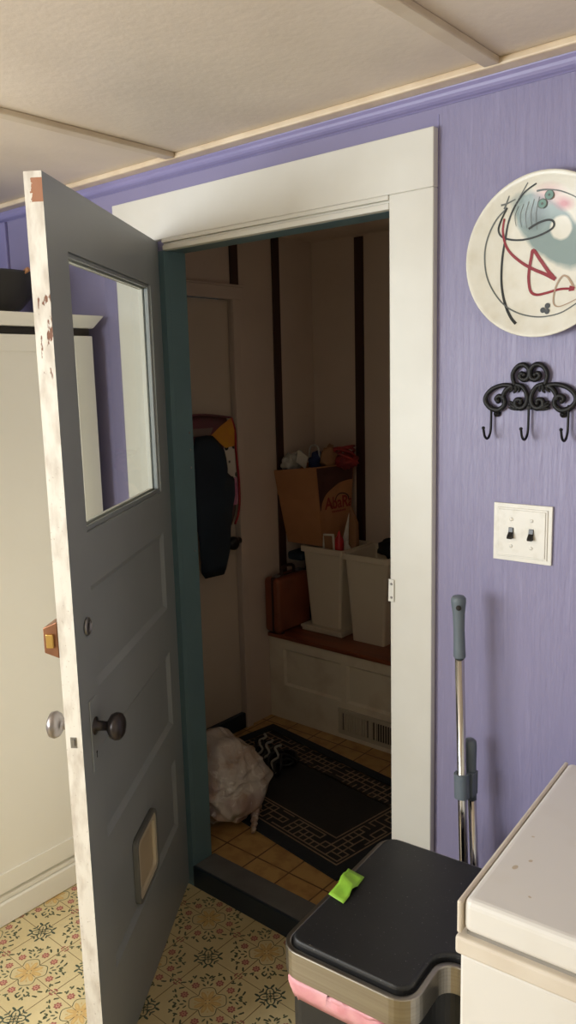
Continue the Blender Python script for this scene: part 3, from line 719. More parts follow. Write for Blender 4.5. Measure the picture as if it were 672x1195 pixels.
for x, z in ((1.152, 2.002), (1.137, 1.988)): disc(x, z, .0098, 1, .0024); disc(x, z, .0082, 4, .003); disc(x, z, .0026, 1, .0034)
for k in range(5):
    x = 1.075 + k * .011; stroke([(x + .012, 1.99 + k * .003), (x + .004, 1.972), (x + .006, 1.952 - k * .003)], .0012, 1, .0006)
stroke([(1.058, 1.988), (1.064, 2.0), (1.07, 2.012)], .003, 1, .0015); stroke([(1.052, 1.996), (1.064, 1.998), (1.082, 2.004)], .003, 1, .0015)
part(ink, 'painted_strokes', [m_ink, m_inkg, m_inkr, m_inkb, m_inkt], dp)

# ------------------------------------------------------------------ wrought iron hook rack
HK = dict(
 c1=[(1.078, 1.628), (1.057, 1.63), (1.033, 1.623), (1.018, 1.609), (1.016, 1.595), (1.027, 1.582), (1.045, 1.577), (1.059, 1.587), (1.059, 1.601), (1.048, 1.607), (1.04, 1.601), (1.045, 1.596)],
 c1b=[(1.078, 1.628), (1.066, 1.622), (1.058, 1.611), (1.055, 1.598)],
 c2=[(1.082, 1.629), (1.077, 1.651), (1.086, 1.667), (1.1, 1.672), (1.112, 1.664), (1.114, 1.65), (1.109, 1.642), (1.1, 1.641), (1.093, 1.648), (1.097, 1.654), (1.103, 1.651)],
 c3=[(1.084, 1.631), (1.098, 1.627), (1.107, 1.616), (1.111, 1.601), (1.107, 1.587), (1.096, 1.581), (1.085, 1.587), (1.086, 1.598), (1.096, 1.599), (1.097, 1.592)],
 l1=[(1.091, 1.581), (1.079, 1.58), (1.069, 1.582)], l2=[(1.084, 1.587), (1.077, 1.592), (1.071, 1.596)], l3=[(1.086, 1.582), (1.074, 1.587), (1.069, 1.59)],
 l4=[(1.078, 1.628), (1.076, 1.62), (1.07, 1.615)], l5=[(1.085, 1.628), (1.085, 1.618), (1.08, 1.613)], l6=[(1.091, 1.628), (1.093, 1.62), (1.091, 1.615)])
hr = thing('hook_rack', 'black wrought iron scroll rack with three hooks on purple wall', 'hook rack', (1.115, YW, 1.575))
sc = MB(); yh = YW - .009
for k, pts in HK.items():
    for mirror in (0, 1):
        q = [((2 * 1.115 - x) if mirror else x, yh, z) for x, z in pts]
        s = spline(q, 5); N = len(s)
        if k[0] == 'l': rs = [.0056 * (1 - .75 * i / (N - 1)) for i in range(N)]
        else: rs = [.0060 - .0014 * abs(2 * i / (N - 1) - 1) for i in range(N)]
        sc.tube(s, rs, 8)
        if k in ('c1', 'c2', 'c3'): sc.ball((q[-1][0], yh, q[-1][2]), .0058, seg=10, rings=6)
for z in (1.648, 1.653, 1.658): sc.tube([(1.11, yh - .002, z), (1.12, yh - .002, z)], .0028, 8)
sc.box(1.111, 1.119, yh - .002, yh + .005, 1.578, 1.6)
part(sc, 'scroll_frame', m_iron, hr)
for x in (1.03, 1.115, 1.2):
    hk = MB(); q = [(x, yh - .001, 1.588), (x, yh - .001, 1.56), (x, yh - .002, 1.535), (x, yh - .009, 1.521), (x, yh - .02, 1.516), (x, yh - .031, 1.523), (x, yh - .037, 1.538)]
    hk.tube(spline(q, 5), .0027, 8); hk.ball((x, yh - .0375, 1.54), .0038, seg=10, rings=6); part(hk, 'hook', m_iron, hr)
for x in (1.041, 1.188):
    part(MB().lathe([(.0075, 0), (.0075, .006), (.006, .008), (.003, .009), (.0028, .011), (0, .012)], 14, T=frame_to((x, YW - .0005, 1.569), (0, -1, 0))), 'screw_boss', m_iron, hr)

# ------------------------------------------------------------------ double light switch
ls = thing('light_switch', 'white double light switch plate with two black toggles', 'light switch', (1.105, YW, 1.31))
sx0, sx1, sz0, sz1 = 1.0385, 1.1715, 1.246, 1.374
sw = MB(); sw.box(sx0, sx1, YW - .006, YW - .0003, sz0, sz1); sw.box(sx0 + .009, sx1 - .009, YW - .0085, YW - .006, sz0 + .009, sz1 - .009); sw.box(sx0 + .013, sx1 - .013, YW - .0105, YW - .0085, sz0 + .013, sz1 - .013)
part(sw, 'cover_plate', m_switch, ls, bevel=.0018)
for x in (1.082, 1.128):
    tg = MB(); ty = YW - .0103; pr_ = [(ty, -.012), (ty - .0022, -.012), (ty - .011, -.0125), (ty - .0125, -.0085), (ty - .004, .002), (ty - .0022, .012), (ty, .012)]; nn = len(pr_)
    tg.add([(x - .0052, y, 1.31 + z) for y, z in pr_] + [(x + .0052, y, 1.31 + z) for y, z in pr_], [tuple(range(nn)), tuple(range(nn, 2*nn))[::-1]] + [(i, (i+1) % nn, nn + (i+1) % nn, nn + i) for i in range(nn)])
    part(tg, 'toggle', m_toggle, ls, bevel=.0006)
    for z in (1.34, 1.28):
        part(MB().lathe([(.0042, 0), (.0042, .0008), (.002, .0016), (0, .0018)], 12, T=frame_to((x, YW - .0104, z), (0, -1, 0))), 'screw', m_switch, ls)

# ------------------------------------------------------------------ broom and dustpan standing behind the can
bt, bb = Vector((.998, -.07, 1.172)), Vector((1.037, -.075, .06))
def on(t): return bt.lerp(bb, t)
br = thing('broom', 'upright broom with grey hand grip and chrome pole beside the white casing', 'broom', (1.036, -.075, 0))
def along(mb, p, q, prof, n=20):
    d = (q - p); mb.lathe(prof(d.length), n, T=frame_to(p, d)); return mb
g = on(.128)
part(along(MB(), g, bt, lambda L: [(.0125, 0), (.0138, .004), (.0132, .02), (.0122, L * .45), (.0135, L * .72), (.0165, L * .9), (.0165, L * .96), (.0125, L * .995), (0, L)]), 'hand_grip', m_bgrey, br)
part(MB().lathe([(.006, 0), (.006, .0006), (0, .0007)], 16, T=frame_to(on(.02) + Vector((.008, -.0148, -.001)), (.3, -1, .1))), 'hanging_hole', m_gapd, br)
part(along(MB(), on(.985), on(.125), lambda L: [(.0103, 0), (.0103, L)]), 'pole', m_chrome, br)
part(along(MB(), on(1.0), on(.95), lambda L: [(.016, 0), (.013, L)]), 'socket', m_bgrey, br)
hd = MB(); hd.box(.93, 1.15, -.1, -.05, .05, .085); part(hd, 'broom_head', m_bgrey, br, bevel=.008)
bs_ = MB()
for i in range(12):
    for j in range(3): bs_.tube([(.94 + i * .0182, -.093 + j * .018, .052), (.935 + i * .0192, -.098 + j * .022, .001)], .004, 6)
o = part(bs_, 'bristles', m_black, br); o['kind'] = 'stuff'
# dustpan: pole right behind the broom, with the clip
pt, pb_ = Vector((1.016, -.042, .83)), Vector((1.053, -.04, .09))
dpn = thing('dustpan', 'long handled dustpan with short grey grip clipped behind the broom pole', 'dustpan', (1.06, -.045, 0))
def on2(t): return pt.lerp(pb_, t)
part(along(MB(), on2(.2), pt, lambda L: [(.0108, 0), (.0112, L * .3), (.0128, L * .6), (.0155, L * .88), (.0145, L * .96), (.009, L * .995), (0, L)]), 'hand_grip', m_bgrey, dpn)
part(along(MB(), on2(1.0), on2(.2), lambda L: [(.0095, 0), (.0095, L)]), 'pole', m_chrome, dpn)
zc = .727; tc = (bt.z - zc) / (bt.z - bb.z); pc = on(tc); T = frame_to(pc + Vector((0, 0, -.03)), bt - bb, (1, 0, 0))
cl = MB(); ring(cl, rrect(-.0165, .0165, -.0165, .0165, .014), rrect(-.0108, .0108, -.0108, .0108, .01), 0, .058, 0, T)
cl.box(pc.x - .004, pc.x + .02, pc.y + .012, -.034, zc - .03, zc + .026)
part(cl, 'pole_clip', m_bgrey, dpn)
dpb = MB(); dpb.box(1.0, 1.22, -.045, -.0, .0, .012); dpb.box(1.0, 1.22, -.012, -.002, .012, .1); dpb.box(1.04, 1.08, -.05, -.012, .07, .1)
part(dpb, 'pan', m_bgrey, dpn, bevel=.003)

# ------------------------------------------------------------------ step trash can
can = thing('trash_can', 'black and steel rectangular trash can with pink liner beside the freezer', 'trash can', (.918, -.24, 0), math.radians(5))
CM = MW[can.name]
# local outline: x to the right, y towards the wall; origin at the back left corner
def outline(g, top=0):
    Wc, Dc, nx, ny = .325, .41, .262, -.285
    pts = []
    def arc(cx, cy, r, a0, a1, n=7):
        for i in range(n + 1):
            a = math.radians(a0 + (a1 - a0) * i / n); pts.append((cx + r * math.cos(a), cy + r * math.sin(a)))
    r = .038 + g
    arc(-g + r, -Dc - g + r, r, 180, 270)
    arc(nx + g - r, -Dc - g + r, r, 270, 360)
    q = .03 - g
    arc(nx + g + q, ny - g - q, q, 180, 90)
    arc(Wc + g - .02, ny - g + .02, .02, 270, 360, 4)
    arc(Wc + g - r, g - r, r, 0, 90)
    arc(-g + r, g - r, r, 90, 180)
    return pts
part(MB().prism(outline(-.010), .02, .585), 'body', m_black, can, local=True)
part(MB().prism(outline(-.014), .0, .0195), 'base', m_black, can, local=True)
rim = MB(); ring(rim, outline(.004), outline(-.0065), .591, .645, 0)
part(rim, 'steel_rim', m_steel, can, local=True, bevel=.002)
inn = MB(); ring(inn, outline(-.0068), outline(-.016), .6, .642, 0); part(inn, 'inner_ring', m_black, can, local=True)
part(MB().prism(outline(-.011), .634, .6565), 'lid', m_lid, can, local=True, bevel=.006, seg=3)
part(MB().box(.06, .2, -.46, -.40, .008, .03), 'pedal', m_steel, can, local=True, bevel=.004)
# liner hanging out below the rim at the front
ln = MB(); oo = outline(.002); idx = [i for i, p in enumerate(oo) if i < 16]
vs = []; N = len(idx)
base_pts = [oo[i] for i in idx[4:9]] + [(.10, -.412), (.15, -.412), (.2, -.412), (.232, -.411)]
bp = []
for i in range(len(base_pts) - 1):
    for j in range(4):
        t = j / 4; bp.append((base_pts[i][0] * (1-t) + base_pts[i+1][0] * t, base_pts[i][1] * (1-t) + base_pts[i+1][1] * t))
bp.append(base_pts[-1]); N = len(bp)
for i, (x, y) in enumerate(bp):
    t = i / (N - 1); L = .043 * (math.sin(PI * min(1, .12 + t * 1.0)) ** .5) + .006 * noise.noise(Vector((i * .5, 0, 3)))
    cxn, cyn = .15 - x, -.2 - y; ll = math.hypot(cxn, cyn); nx_, ny_ = -cxn / ll, -cyn / ll
    for k in range(4):
        f = k / 3; f2 = f; off = -.004 + .005 * math.sin(PI * f) + .002 * noise.noise(Vector((i * .8, k, 9)))
        if k == 0: off = -.006
        vs.append((x + nx_ * off, y + ny_ * off, .592 - L * f))
fs = [(i*4+k, (i+1)*4+k, (i+1)*4+k+1, i*4+k+1) for i in range(N - 1) for k in range(3)]
ln.add(vs, fs, 0, True); lo = part(ln, 'liner', m_pink, can, local=True, label='pink bin liner folded over under the rim')
so = lo.modifiers.new('s', 'SOLIDIFY'); so.thickness = .0012
# lime paper scrap on the lid
ap = MB()
poly = [(.930, -.407), (.974, -.409), (.981, -.452), (.989, -.500), (.946, -.494), (.944, -.455)]
ZL = .6572
apv = [(x, y, ZL + .0008) for x, y in poly]
rows = 6; A = [(.932, -.405), (.944, -.455), (.95, -.496)]; B = [(.975, -.409), (.983, -.452), (.990, -.502)]
def lerp2(L, t):
    t *= 2; i = min(1, int(t)); t -= i; return (L[i][0] * (1-t) + L[i+1][0] * t, L[i][1] * (1-t) + L[i+1][1] * t)
vs = []
for j in range(9):
    for i in range(7):
        a_, b_ = lerp2(A, j / 8), lerp2(B, j / 8); s = i / 6
        x = a_[0] * (1-s) + b_[0] * s; y = a_[1] * (1-s) + b_[1] * s
        ridge = .013 * math.exp(-((j - 3.6 - .35 * (i - 3)) / .8) ** 2) * (.5 + .5 * abs(s - .3))
        vs.append((x, y, ZL + .0016 + ridge + .0012 * noise.noise(Vector((x * 90, y * 90, 0)))))
ap.add(vs, [(j*7+i, j*7+i+1, (j+1)*7+i+1, (j+1)*7+i) for j in range(8) for i in range(6)], 0, True)
ao = ap.build('paper_scrap', m_lime, label='folded lime green paper scrap lying on the black trash can lid', cat='paper')
so = ao.modifiers.new('s', 'SOLIDIFY'); so.thickness = .0006; so.offset = 1

# ------------------------------------------------------------------ chest freezer
fz = thing('chest_freezer', 'white chest freezer with worn lid beside the trash can', 'freezer', (1.295, -.62, 0), math.radians(4.2))
FD, FW_, FT = .525, .78, .872
lidp = rrect(0, FW_, 0, FD, .012, 4)
fl_ = MB(); fl_.box(.008, FW_ + .012, .0, FD, FT - .055, FT); part(fl_, 'lid', m_freezer, fz, local=True, bevel=.012, seg=4)
et = MB(); et.box(0, .0078, -.004, FD + .002, FT - .057, FT - .003); part(et, 'lid_side_trim', m_freezer_tr, fz, local=True, bevel=.003)
part(MB().box(.012, FW_, .008, FD - .006, FT - .0619, FT - .0552), 'gasket', m_gasket, fz, local=True)
rm = MB(); rm.box(-.002, FW_ + .012, -.006, FD, FT - .092, FT - .062); part(rm, 'body_rim', m_freezer_tr, fz, local=True, bevel=.005, seg=3)
part(MB().box(.004, FW_ + .008, .0, FD - .002, .03, FT - .0925), 'body', m_freezer, fz, local=True, bevel=.006)
for x in (.03, FW_ - .04):
    for y in (.03, FD - .05): part(MB().box(x, x + .03, y, y + .03, 0, .0295), 'foot', m_black, fz, local=True)

random.seed(9)
for (x, y, a_, b_) in ((.045, .12, .007, .004), (.06, .15, .004, .003), (.16, .17, .008, .005), (.09, .06, .003, .002), (.22, .3, .006, .004), (.13, .26, .003, .006), (.3, .2, .005, .003), (.04, .22, .003, .002)):
    stn = MB(); ell(stn, x, y, a_, b_, random.random() * 3, FT + .0003, 0); part(stn, 'rust_stain', m_stain, fz, local=True)

# ------------------------------------------------------------------ mudroom contents
# rug
TL = Vector((-.516, .996, 0)); ex = Vector((.9898, -.1425, 0)); ey = Vector((-.1425, -.9898, 0))
RL, RD = 1.03, .62
rz0 = MZ + .0005
def rp(u, v, z): p = TL + ex * u + ey * v; return (p.x, p.y, z)
rg = MB(); rg.keep = True
def rbox(u0, u1, v0, v1, z0, z1, mi):
    rg.add([rp(u0, v0, z0), rp(u1, v0, z0), rp(u1, v1, z0), rp(u0, v1, z0), rp(u0, v0, z1), rp(u1, v0, z1), rp(u1, v1, z1), rp(u0, v1, z1)],
           [(0,1,2,3),(4,7,6,5),(0,4,5,1),(2,6,7,3),(1,5,6,2),(3,7,4,0)], mi)
rbox(0, RL, 0, RD, rz0, rz0 + .006, 1)
rbox(.05, RL - .05, .05, RD - .05, rz0 + .0061, rz0 + .0066, 0)
zf = rz0 + .007
def seg(u0, v0, u1, v1, w=.006):
    a = min(u0, u1) - w/2; b = max(u0, u1) + w/2; c = min(v0, v1) - w/2; d = max(v0, v1) + w/2
    rg.add([rp(a, c, zf), rp(a, d, zf), rp(b, d, zf), rp(b, c, zf)], [(0, 1, 2, 3)], 2)
i0, i1 = .055, .165
for e in (i0, i1):
    seg(e, e, RL - e, e); seg(e, RD - e, RL - e, RD - e); seg(e, e, e, RD - e); seg(RL - e, e, RL - e, RD - e)
random.seed(21); cs_ = .0275
nu, nv = int((RL - 2 * i0) / cs_), int((RD - 2 * i0) / cs_)
for i in range(nu + 1):
    for j in range(nv + 1):
        u, v = i0 + i * cs_, i0 + j * cs_
        def inb(a, b): return i0 - .001 <= a <= RL - i0 + .001 and i0 - .001 <= b <= RD - i0 + .001 and not (i1 + .001 < a < RL - i1 - .001 and i1 + .001 < b < RD - i1 - .001)
        if inb(u, v) and inb(u + cs_, v) and inb(u + cs_/2, v) and random.random() < .74: seg(u, v, u + cs_, v, .0062)
        if inb(u, v) and inb(u, v + cs_) and inb(u, v + cs_/2) and random.random() < .74: seg(u, v, u, v + cs_, .0062)
rg.build('rug', [m_rug, m_rugb, m_rugf], label='charcoal rug with tan fretwork border on the mudroom tiles', cat='rug')

# cloudy trash bag
tb = thing('trash_bag', 'cloudy white plastic bag full of recycling on the mudroom floor', 'trash bag', (-.15, .4, MZ))
t = MB(); t.keep = True
vs = []; fs = []; seg_, rings = 150, 90
for j in range(rings + 1):
    th_ = PI * j / rings
    for i in range(seg_):
        a = 2 * PI * i / seg_; d = Vector((math.sin(th_) * math.cos(a), math.sin(th_) * math.sin(a), math.cos(th_)))
        lump = .15 * noise.noise(d * 1.9 + Vector((3, 1, 5)))
        crease = .05 * noise.noise(d * 3.4 + Vector((1, 8, 2)))
        ridge = sum(.04 * math.exp(-((d.dot(Vector(nv).normalized()) + .06 * math.sin(5 * d.x + k_) - of) / .028) ** 2) for k_, (nv, of) in enumerate((((.5, .45, 1), -.34), ((-.7, -.1, 1), -.28), ((.2, -.8, 1), .52), ((1, .5, -.5), .45), ((.3, .2, 1), .45), ((.8, .9, .9), -.1))))
        s = .985 + lump + crease * .8 + ridge
        z = d.z * .158 * s
        if d.z < 0: rr = 1.1 - .1 * d.z
        else: rr = 1 - .2 * d.z
        vs.append((-.21 + d.x * .20 * s * rr, .315 + d.y * .175 * s * rr - .03 * max(0, -d.z), max(MZ + .009, MZ + .15 + z)))
for j in range(rings):
    for i in range(seg_): fs.append((j*seg_+i, (j+1)*seg_+i, (j+1)*seg_+(i+1) % seg_, j*seg_+(i+1) % seg_))
t.add(vs, fs, 0, True); part(t, 'bag_body', m_trash, tb)
tl = MB(); q = spline([(-.02, .34, MZ + .06), (.0, .305, MZ + .045), (.015, .285, MZ + .028), (.03, .262, MZ + .014)], 5); N = len(q)
tl.tube(q, [.03 - .017 * i / (N - 1) + .004 * math.sin(i * 2) for i in range(N)], 12, flat=.5)
part(tl, 'tied_tail', m_trash, tb)

# traction cleats on the rug
ck_ = thing('ice_cleats', 'tangle of black rubber ice cleats with pale coils beside the bag', 'ice cleats', (-.27, .74, rz0 + .007))
c = MB(); random.seed(3)
for i in range(7):
    x = -.36 + i * .034; y = .76 - i * .012
    q = [(x + .012 * math.sin(k * 1.7 + i), y - .02 * k + .03 + .01 * math.cos(k + i), MZ + .02 + .075 * math.sin(PI * k / 6) * (.7 + .3 * math.sin(i * 2.3))) for k in range(7)]
    c.tube(spline(q, 4), .0065, 8)
q = [(-.27 + .1 * math.cos(a), .735 + .055 * math.sin(a), MZ + .02) for a in [2 * PI * i / 24 for i in range(24)]]
c.tube(q, .0075, 8, closed=True); q = [(-.25 + .085 * math.cos(a), .73 + .05 * math.sin(a), MZ + .035 + .012 * math.sin(2 * a)) for a in [2 * PI * i / 24 for i in range(24)]]
c.tube(q, .007, 8, closed=True)
part(c, 'rubber_webbing', m_cleat, ck_)
for i, (x, y) in enumerate(((-.33, .70), (-.275, .678), (-.215, .662))):
    q = [(x + .014 * math.sin(k * 1.5 + i) + k * .003, y - k * .009 + .03, MZ + .108 - .085 * (k / 8) ** 1.4) for k in range(9)]
    part(MB().tube(spline(q, 4), .005, 8), 'coil', m_coil, ck_)

# suitcase at the left end of the bench
sc_ = thing('suitcase', 'small brown leather case standing at the left end of the bench', 'suitcase', (-.54, 1.16, .4815))
part(MB().box(-.598, -.502, 1.046, 1.28, .4925, .752), 'case_body', m_suit, sc_, bevel=.02, seg=4)
st = MB(); st.box(-.548, -.535, 1.0435, 1.283, .495, .7545); part(st, 'seam_band', m_suit_dk, sc_, bevel=.002)
part(MB().tube(spline([(-.54, 1.11, .752), (-.54, 1.115, .785), (-.54, 1.15, .795), (-.54, 1.195, .785), (-.54, 1.2, .752)], 5), .0075, 8), 'handle', m_suit_dk, sc_)
for y in (1.075, 1.24): part(MB().box(-.556, -.527, y - .014, y + .014, .752, .763), 'latch', m_nickel, sc_, bevel=.003)
for x in (-.58, -.522):
    for y in (1.09, 1.255): part(MB().lathe([(.008, 0), (.008, .0115)], 10, T=Matrix.Translation((x, y, .4815))), 'foot', m_suit_dk, sc_)

# two cream bins
def bin_(x0, x1, y0, y1, z0, z1, lab, tray):
    b = thing('storage_bin', lab, 'bin', ((x0 + x1) / 2, (y0 + y1) / 2, .4815))
    tpr = .028; m = MB()
    o0 = rrect(x0 + tpr, x1 - tpr, y0 + tpr * .6, y1 - tpr, .012, 4); o1 = rrect(x0, x1, y0, y1, .014, 4); i1 = rrect(x0 + .005, x1 - .005, y0 + .005, y1 - .005, .012, 4); i0 = rrect(x0 + tpr + .005, x1 - tpr - .005, y0 + tpr * .6 + .005, y1 - tpr - .005, .01, 4)
    n = len(o0)
    vs = [(x, y, z0) for x, y in o0] + [(x, y, z1) for x, y in o1] + [(x, y, z1) for x, y in i1] + [(x, y, z0 + .006) for x, y in i0]
    fs = [tuple(range(n))[::-1], tuple(range(3*n, 4*n))]
    for s in range(3):
        for i in range(n): fs.append((s*n+i, s*n+(i+1) % n, (s+1)*n+(i+1) % n, (s+1)*n+i))
    m.add(vs, fs); part(m, 'bin_body', m_bin, b)
    r = MB(); ring(r, rrect(x0 - .011, x1 + .011, y0 - .011, y1 + .011, .018, 4), rrect(x0 + .0005, x1 - .0005, y0 + .0005, y1 - .0005, .014, 4), z1 - .022, z1 + .004)
    part(r, 'rim', m_bin, b, bevel=.002)
    if tray:
        tr = MB(); tr.box(x0 - .004, x1 + .002, y0 - .012, y1, .4815, .4945); tr.box(x0 - .01, x1 + .004, y0 - .016, y1 + .004, .4945, .508)
        part(tr, 'lid_under', m_bin, b, bevel=.003, label='bin lid turned over as a tray')
    return b
bin_(-.488, -.262, 1.206, 1.44, .5085, .882, 'left cream plastic bin on an upturned lid, holding a red bottle', True)
bin_(-.236, -.012, 1.188, 1.44, .4815, .878, 'right cream plastic bin with a black cloth on its rim, by the casing', False)

# stack that carries the paper bag, behind the suitcase
sk = MB(); sk.box(-.597, -.515, 1.345, 1.452, .4815, .84)
sk.box(-.6, -.51, 1.225, 1.34, .80, .842); sk.build('shopping_tote_folded', m_navy, bevel=.012, label='folded navy bag wedged between the suitcase and the paper bag', cat='bag')

# paper bag
pg = thing('paper_bag', 'brown paper grocery bag with dark printed side and red lettering', 'paper bag', (-.47, 1.28, .89))
zb_, ztp = .888, 1.262
bot = [(-.592, 1.225), (-.385, 1.225), (-.372, 1.415), (-.592, 1.415)]
top = [(-.597, 1.142), (-.362, 1.152), (-.318, 1.385), (-.596, 1.40)]
mid = [(.5 * (a_[0] + b_[0]), .5 * (a_[1] + b_[1])) for a_, b_ in zip(bot, top)]
mid = [(-.597, 1.178), (-.372, 1.188), (-.345, 1.40), (-.597, 1.41)]
pm = MB(); lv = [bot, mid, top]; zz = [(zb_, zb_, zb_, zb_), (1.075,) * 4, (1.236, 1.262, 1.262, 1.25)]
G = 10
def bagpt(side, s, t):
    def q(k, ids):
        a_, b_ = lv[k][ids[0]], lv[k][ids[1]]; za, zb2 = zz[k][ids[0]], zz[k][ids[1]]
        return Vector((a_[0]*(1-s)+b_[0]*s, a_[1]*(1-s)+b_[1]*s, za*(1-s)+zb2*s))
    ids = (side, (side + 1) % 4)
    p = q(0, ids).lerp(q(1, ids), t * 2) if t < .5 else q(1, ids).lerp(q(2, ids), t * 2 - 1)
    return p
nrm = [Vector((0, -1, 0)), Vector((1, 0, 0)), Vector((0, 1, 0)), Vector((-1, 0, 0))]
for side in range(4):
    vs = []; NN = 13
    for j in range(NN):
        for i in range(NN):
            s, tt = i / (NN - 1), j / (NN - 1); p = bagpt(side, s, tt)
            e = min(1, 6 * min(s, 1 - s)) * min(1, 5 * min(tt, 1 - tt) + .1)
            amp = .010 if side < 2 else .003
            vs.append(p + nrm[side] * amp * e * noise.noise(p * 14 + Vector((side, 0, 0))) - (nrm[side] * .004 * e if side == 3 else Vector()))
    pm.add(vs, [(j*NN+i, j*NN+i+1, (j+1)*NN+i+1, (j+1)*NN+i) for j in range(NN-1) for i in range(NN-1)], 0, False)
pm.add([(x, y, zb_) for x, y in bot], [(0, 1, 2, 3)])
po = part(pm, 'bag_body', m_kraft, pg)
so = po.modifiers.new('s', 'SOLIDIFY'); so.thickness = .0015; so.offset = -1
# printed right hand side
def bagsurf(s, t, lift):
    p = bagpt(1, s, t); e = min(1, 6 * min(s, 1 - s)) * min(1, 5 * min(t, 1 - t) + .1)
    return p + nrm[1] * (.010 * e * noise.noise(p * 14 + Vector((1, 0, 0))) + lift)
pr = MB(); pr.keep = True
NS = 30
def inarch(s, t): return ((s - 1.0) / .95) ** 2 + ((t - .44) / .36) ** 2 < 1
vs = []; fs = []
cols = []
for i in range(NS + 1):
    s = .02 + .96 * i / NS
    lo = .44 + .36 * math.sqrt(max(0, 1 - ((s - 1.0) / .95) ** 2)) if s > .05 else .44
    cols.append((s, lo))
NJ = 8
for s, lo in cols:
    for j in range(NJ + 1): vs.append(bagsurf(s, lo + (.985 - lo) * j / NJ, .0022))
pr.add(vs, [(i*(NJ+1)+j, (i+1)*(NJ+1)+j, (i+1)*(NJ+1)+j+1, i*(NJ+1)+j+1) for i in range(NS) for j in range(NJ)], 0)
for i in range(20):                                     # arch over the lettering
    a0, a1 = PI * i / 20, PI * (i + 1) / 20
    q = [bagsurf(.7 + .21 * r * math.cos(a), .545 + .1 * r * math.sin(a), .0026) for r, a in ((.84, a0), (1, a0), (1, a1), (.84, a1))]
    pr.add(q, [(0, 1, 2, 3)], 0)
part(pr, 'print', [m_kbrown], pg)
def text_mesh(body, size):
    cu = bpy.data.curves.new('t', 'FONT'); cu.body = body; cu.size = size; cu.align_x = 'CENTER'; cu.offset = .02 * size; cu.resolution_u = 3
    ob = bpy.data.objects.new('t', cu); COL.objects.link(ob); dg = bpy.context.evaluated_depsgraph_get(); me = bpy.data.meshes.new_from_object(ob.evaluated_get(dg))
    vs = [v.co.copy() for v in me.vertices]; fs = [tuple(p.vertices) for p in me.polygons]
    bpy.data.objects.remove(ob); bpy.data.curves.remove(cu); bpy.data.meshes.remove(me); return vs, fs
lt = MB(); lt.keep = True
for body, size, s0, t0, ys in (('AbaRa', .32, .6, .46, .66),):
    vs, fs = text_mesh(body, size)
    lt.add([bagsurf(min(.97, max(.03, s0 + v.x)), t0 + v.y * ys, .0030) for v in vs], fs)
for i in range(9):                                      # line of small worn print, not readable
    a_ = .36 + i * .052; lt.add([bagsurf(a_, .408, .003), bagsurf(a_ + .038, .408, .003), bagsurf(a_ + .038, .432, .003), bagsurf(a_, .432, .003)], [(0, 1, 2, 3)])
part(lt, 'lettering', m_kred, pg)
# things sticking out of the paper bag
def crumple(name, c, rad, mat, lab, cat, seed, amp=.5, freq=2.6):
    return MB().ball(c, rad, seg=22, rings=14, amp=amp, seed=seed, freq=freq).build(name, mat, label=lab, cat=cat)
crumple('plastic_wrap', (-.555, 1.22, 1.262), (.042, .05, .045), m_wplast, 'crinkled clear plastic at the left corner of the paper bag', 'plastic wrap', 2)
tgm = MB(); tgm.box(-.032, .032, -.002, .002, -.035, .035, T=Matrix.Translation((-.475, 1.2, 1.288)) @ Matrix.Rotation(.5, 4, 'Y') @ Matrix.Rotation(.3, 4, 'X'))
tgm.build('paper_tag', m_switch, bevel=.001, label='white paper tag sticking out of the paper bag', cat='tag')
hl = MB()
hl.tube(spline([(-.54, 1.235, 1.28), (-.535, 1.235, 1.315), (-.505, 1.235, 1.322), (-.49, 1.235, 1.29)], 5), .004, 8)
hl.tube(spline([(-.46, 1.235, 1.29), (-.45, 1.235, 1.345), (-.41, 1.235, 1.345), (-.4, 1.235, 1.29)], 5), .004, 8)
hl.build('twine_loops', m_wplast, label='two pale looped cords above the paper bag', cat='cord')
crumple('blue_cloth', (-.424, 1.245, 1.278), (.026, .05, .045), m_bluef, 'dark blue crumpled cloth in the paper bag', 'cloth', 5)
crumple('crumpled_paper', (-.374, 1.275, 1.29), (.028, .05, .055), m_kft2, 'crumpled brown paper in the middle of the paper bag', 'paper', 7)
rm_ = MB(); rm_.ball((-.32, 1.33, 1.275), (.055, .06, .035), seg=22, rings=14, amp=.4, seed=11)
for i in range(4):
    q = [(-.325 + .05 * math.cos(a + i), 1.32 + .045 * math.sin(a + i), 1.285 + .045 * max(0, math.sin(a * .5)) + .006 * i) for a in [2*PI*k/16 for k in range(16)]]
    rm_.tube(q, .005, 6, closed=True)
rm_.build('mesh_bag', m_redf, label='red mesh produce bag bunched on the right of the paper bag', cat='mesh bag')

# contents of the left bin
rb = MB().lathe([(.0, 0), (.02, 0), (.021, .01), (.021, .17), (.019, .19), (.009, .205), (.008, .215), (.0, .232)], 18, T=Matrix.Translation((-.304, 1.245, .74)))
rb.build('red_bottle', m_red, label='slim red bottle standing in the left cream bin', cat='bottle')
wb = thing('white_box', 'white carton corner poking out of the left bin, left of the red bottle', 'box', (-.35, 1.23, .76))
q = MB(); ring(q, rrect(-.033, .033, -.05, .05, .004, 2), rrect(-.025, .025, -.042, .042, .003, 2), -.004, .004, T=Matrix.Translation((-.352, 1.23, .9)) @ Matrix.Rotation(PI / 2, 4, 'X') @ Matrix.Rotation(.08, 4, 'Z'))
part(q, 'box_rim', m_switch, wb); part(MB().box(-.029, .029, -.001, .001, -.046, .046, T=Matrix.Translation((-.352, 1.231, .9)) @ Matrix.Rotation(.0, 4, 'Y')), 'box_face', m_kft2, wb)
MB().lathe([(0, 0), (.022, 0), (.022, .14), (.012, .155), (.012, .17), (0, .17)], 16, T=Matrix.Translation((-.306, 1.3, .74))).build('white_jar', m_switch, label='white bottle behind the red bottle in the left bin', cat='bottle')
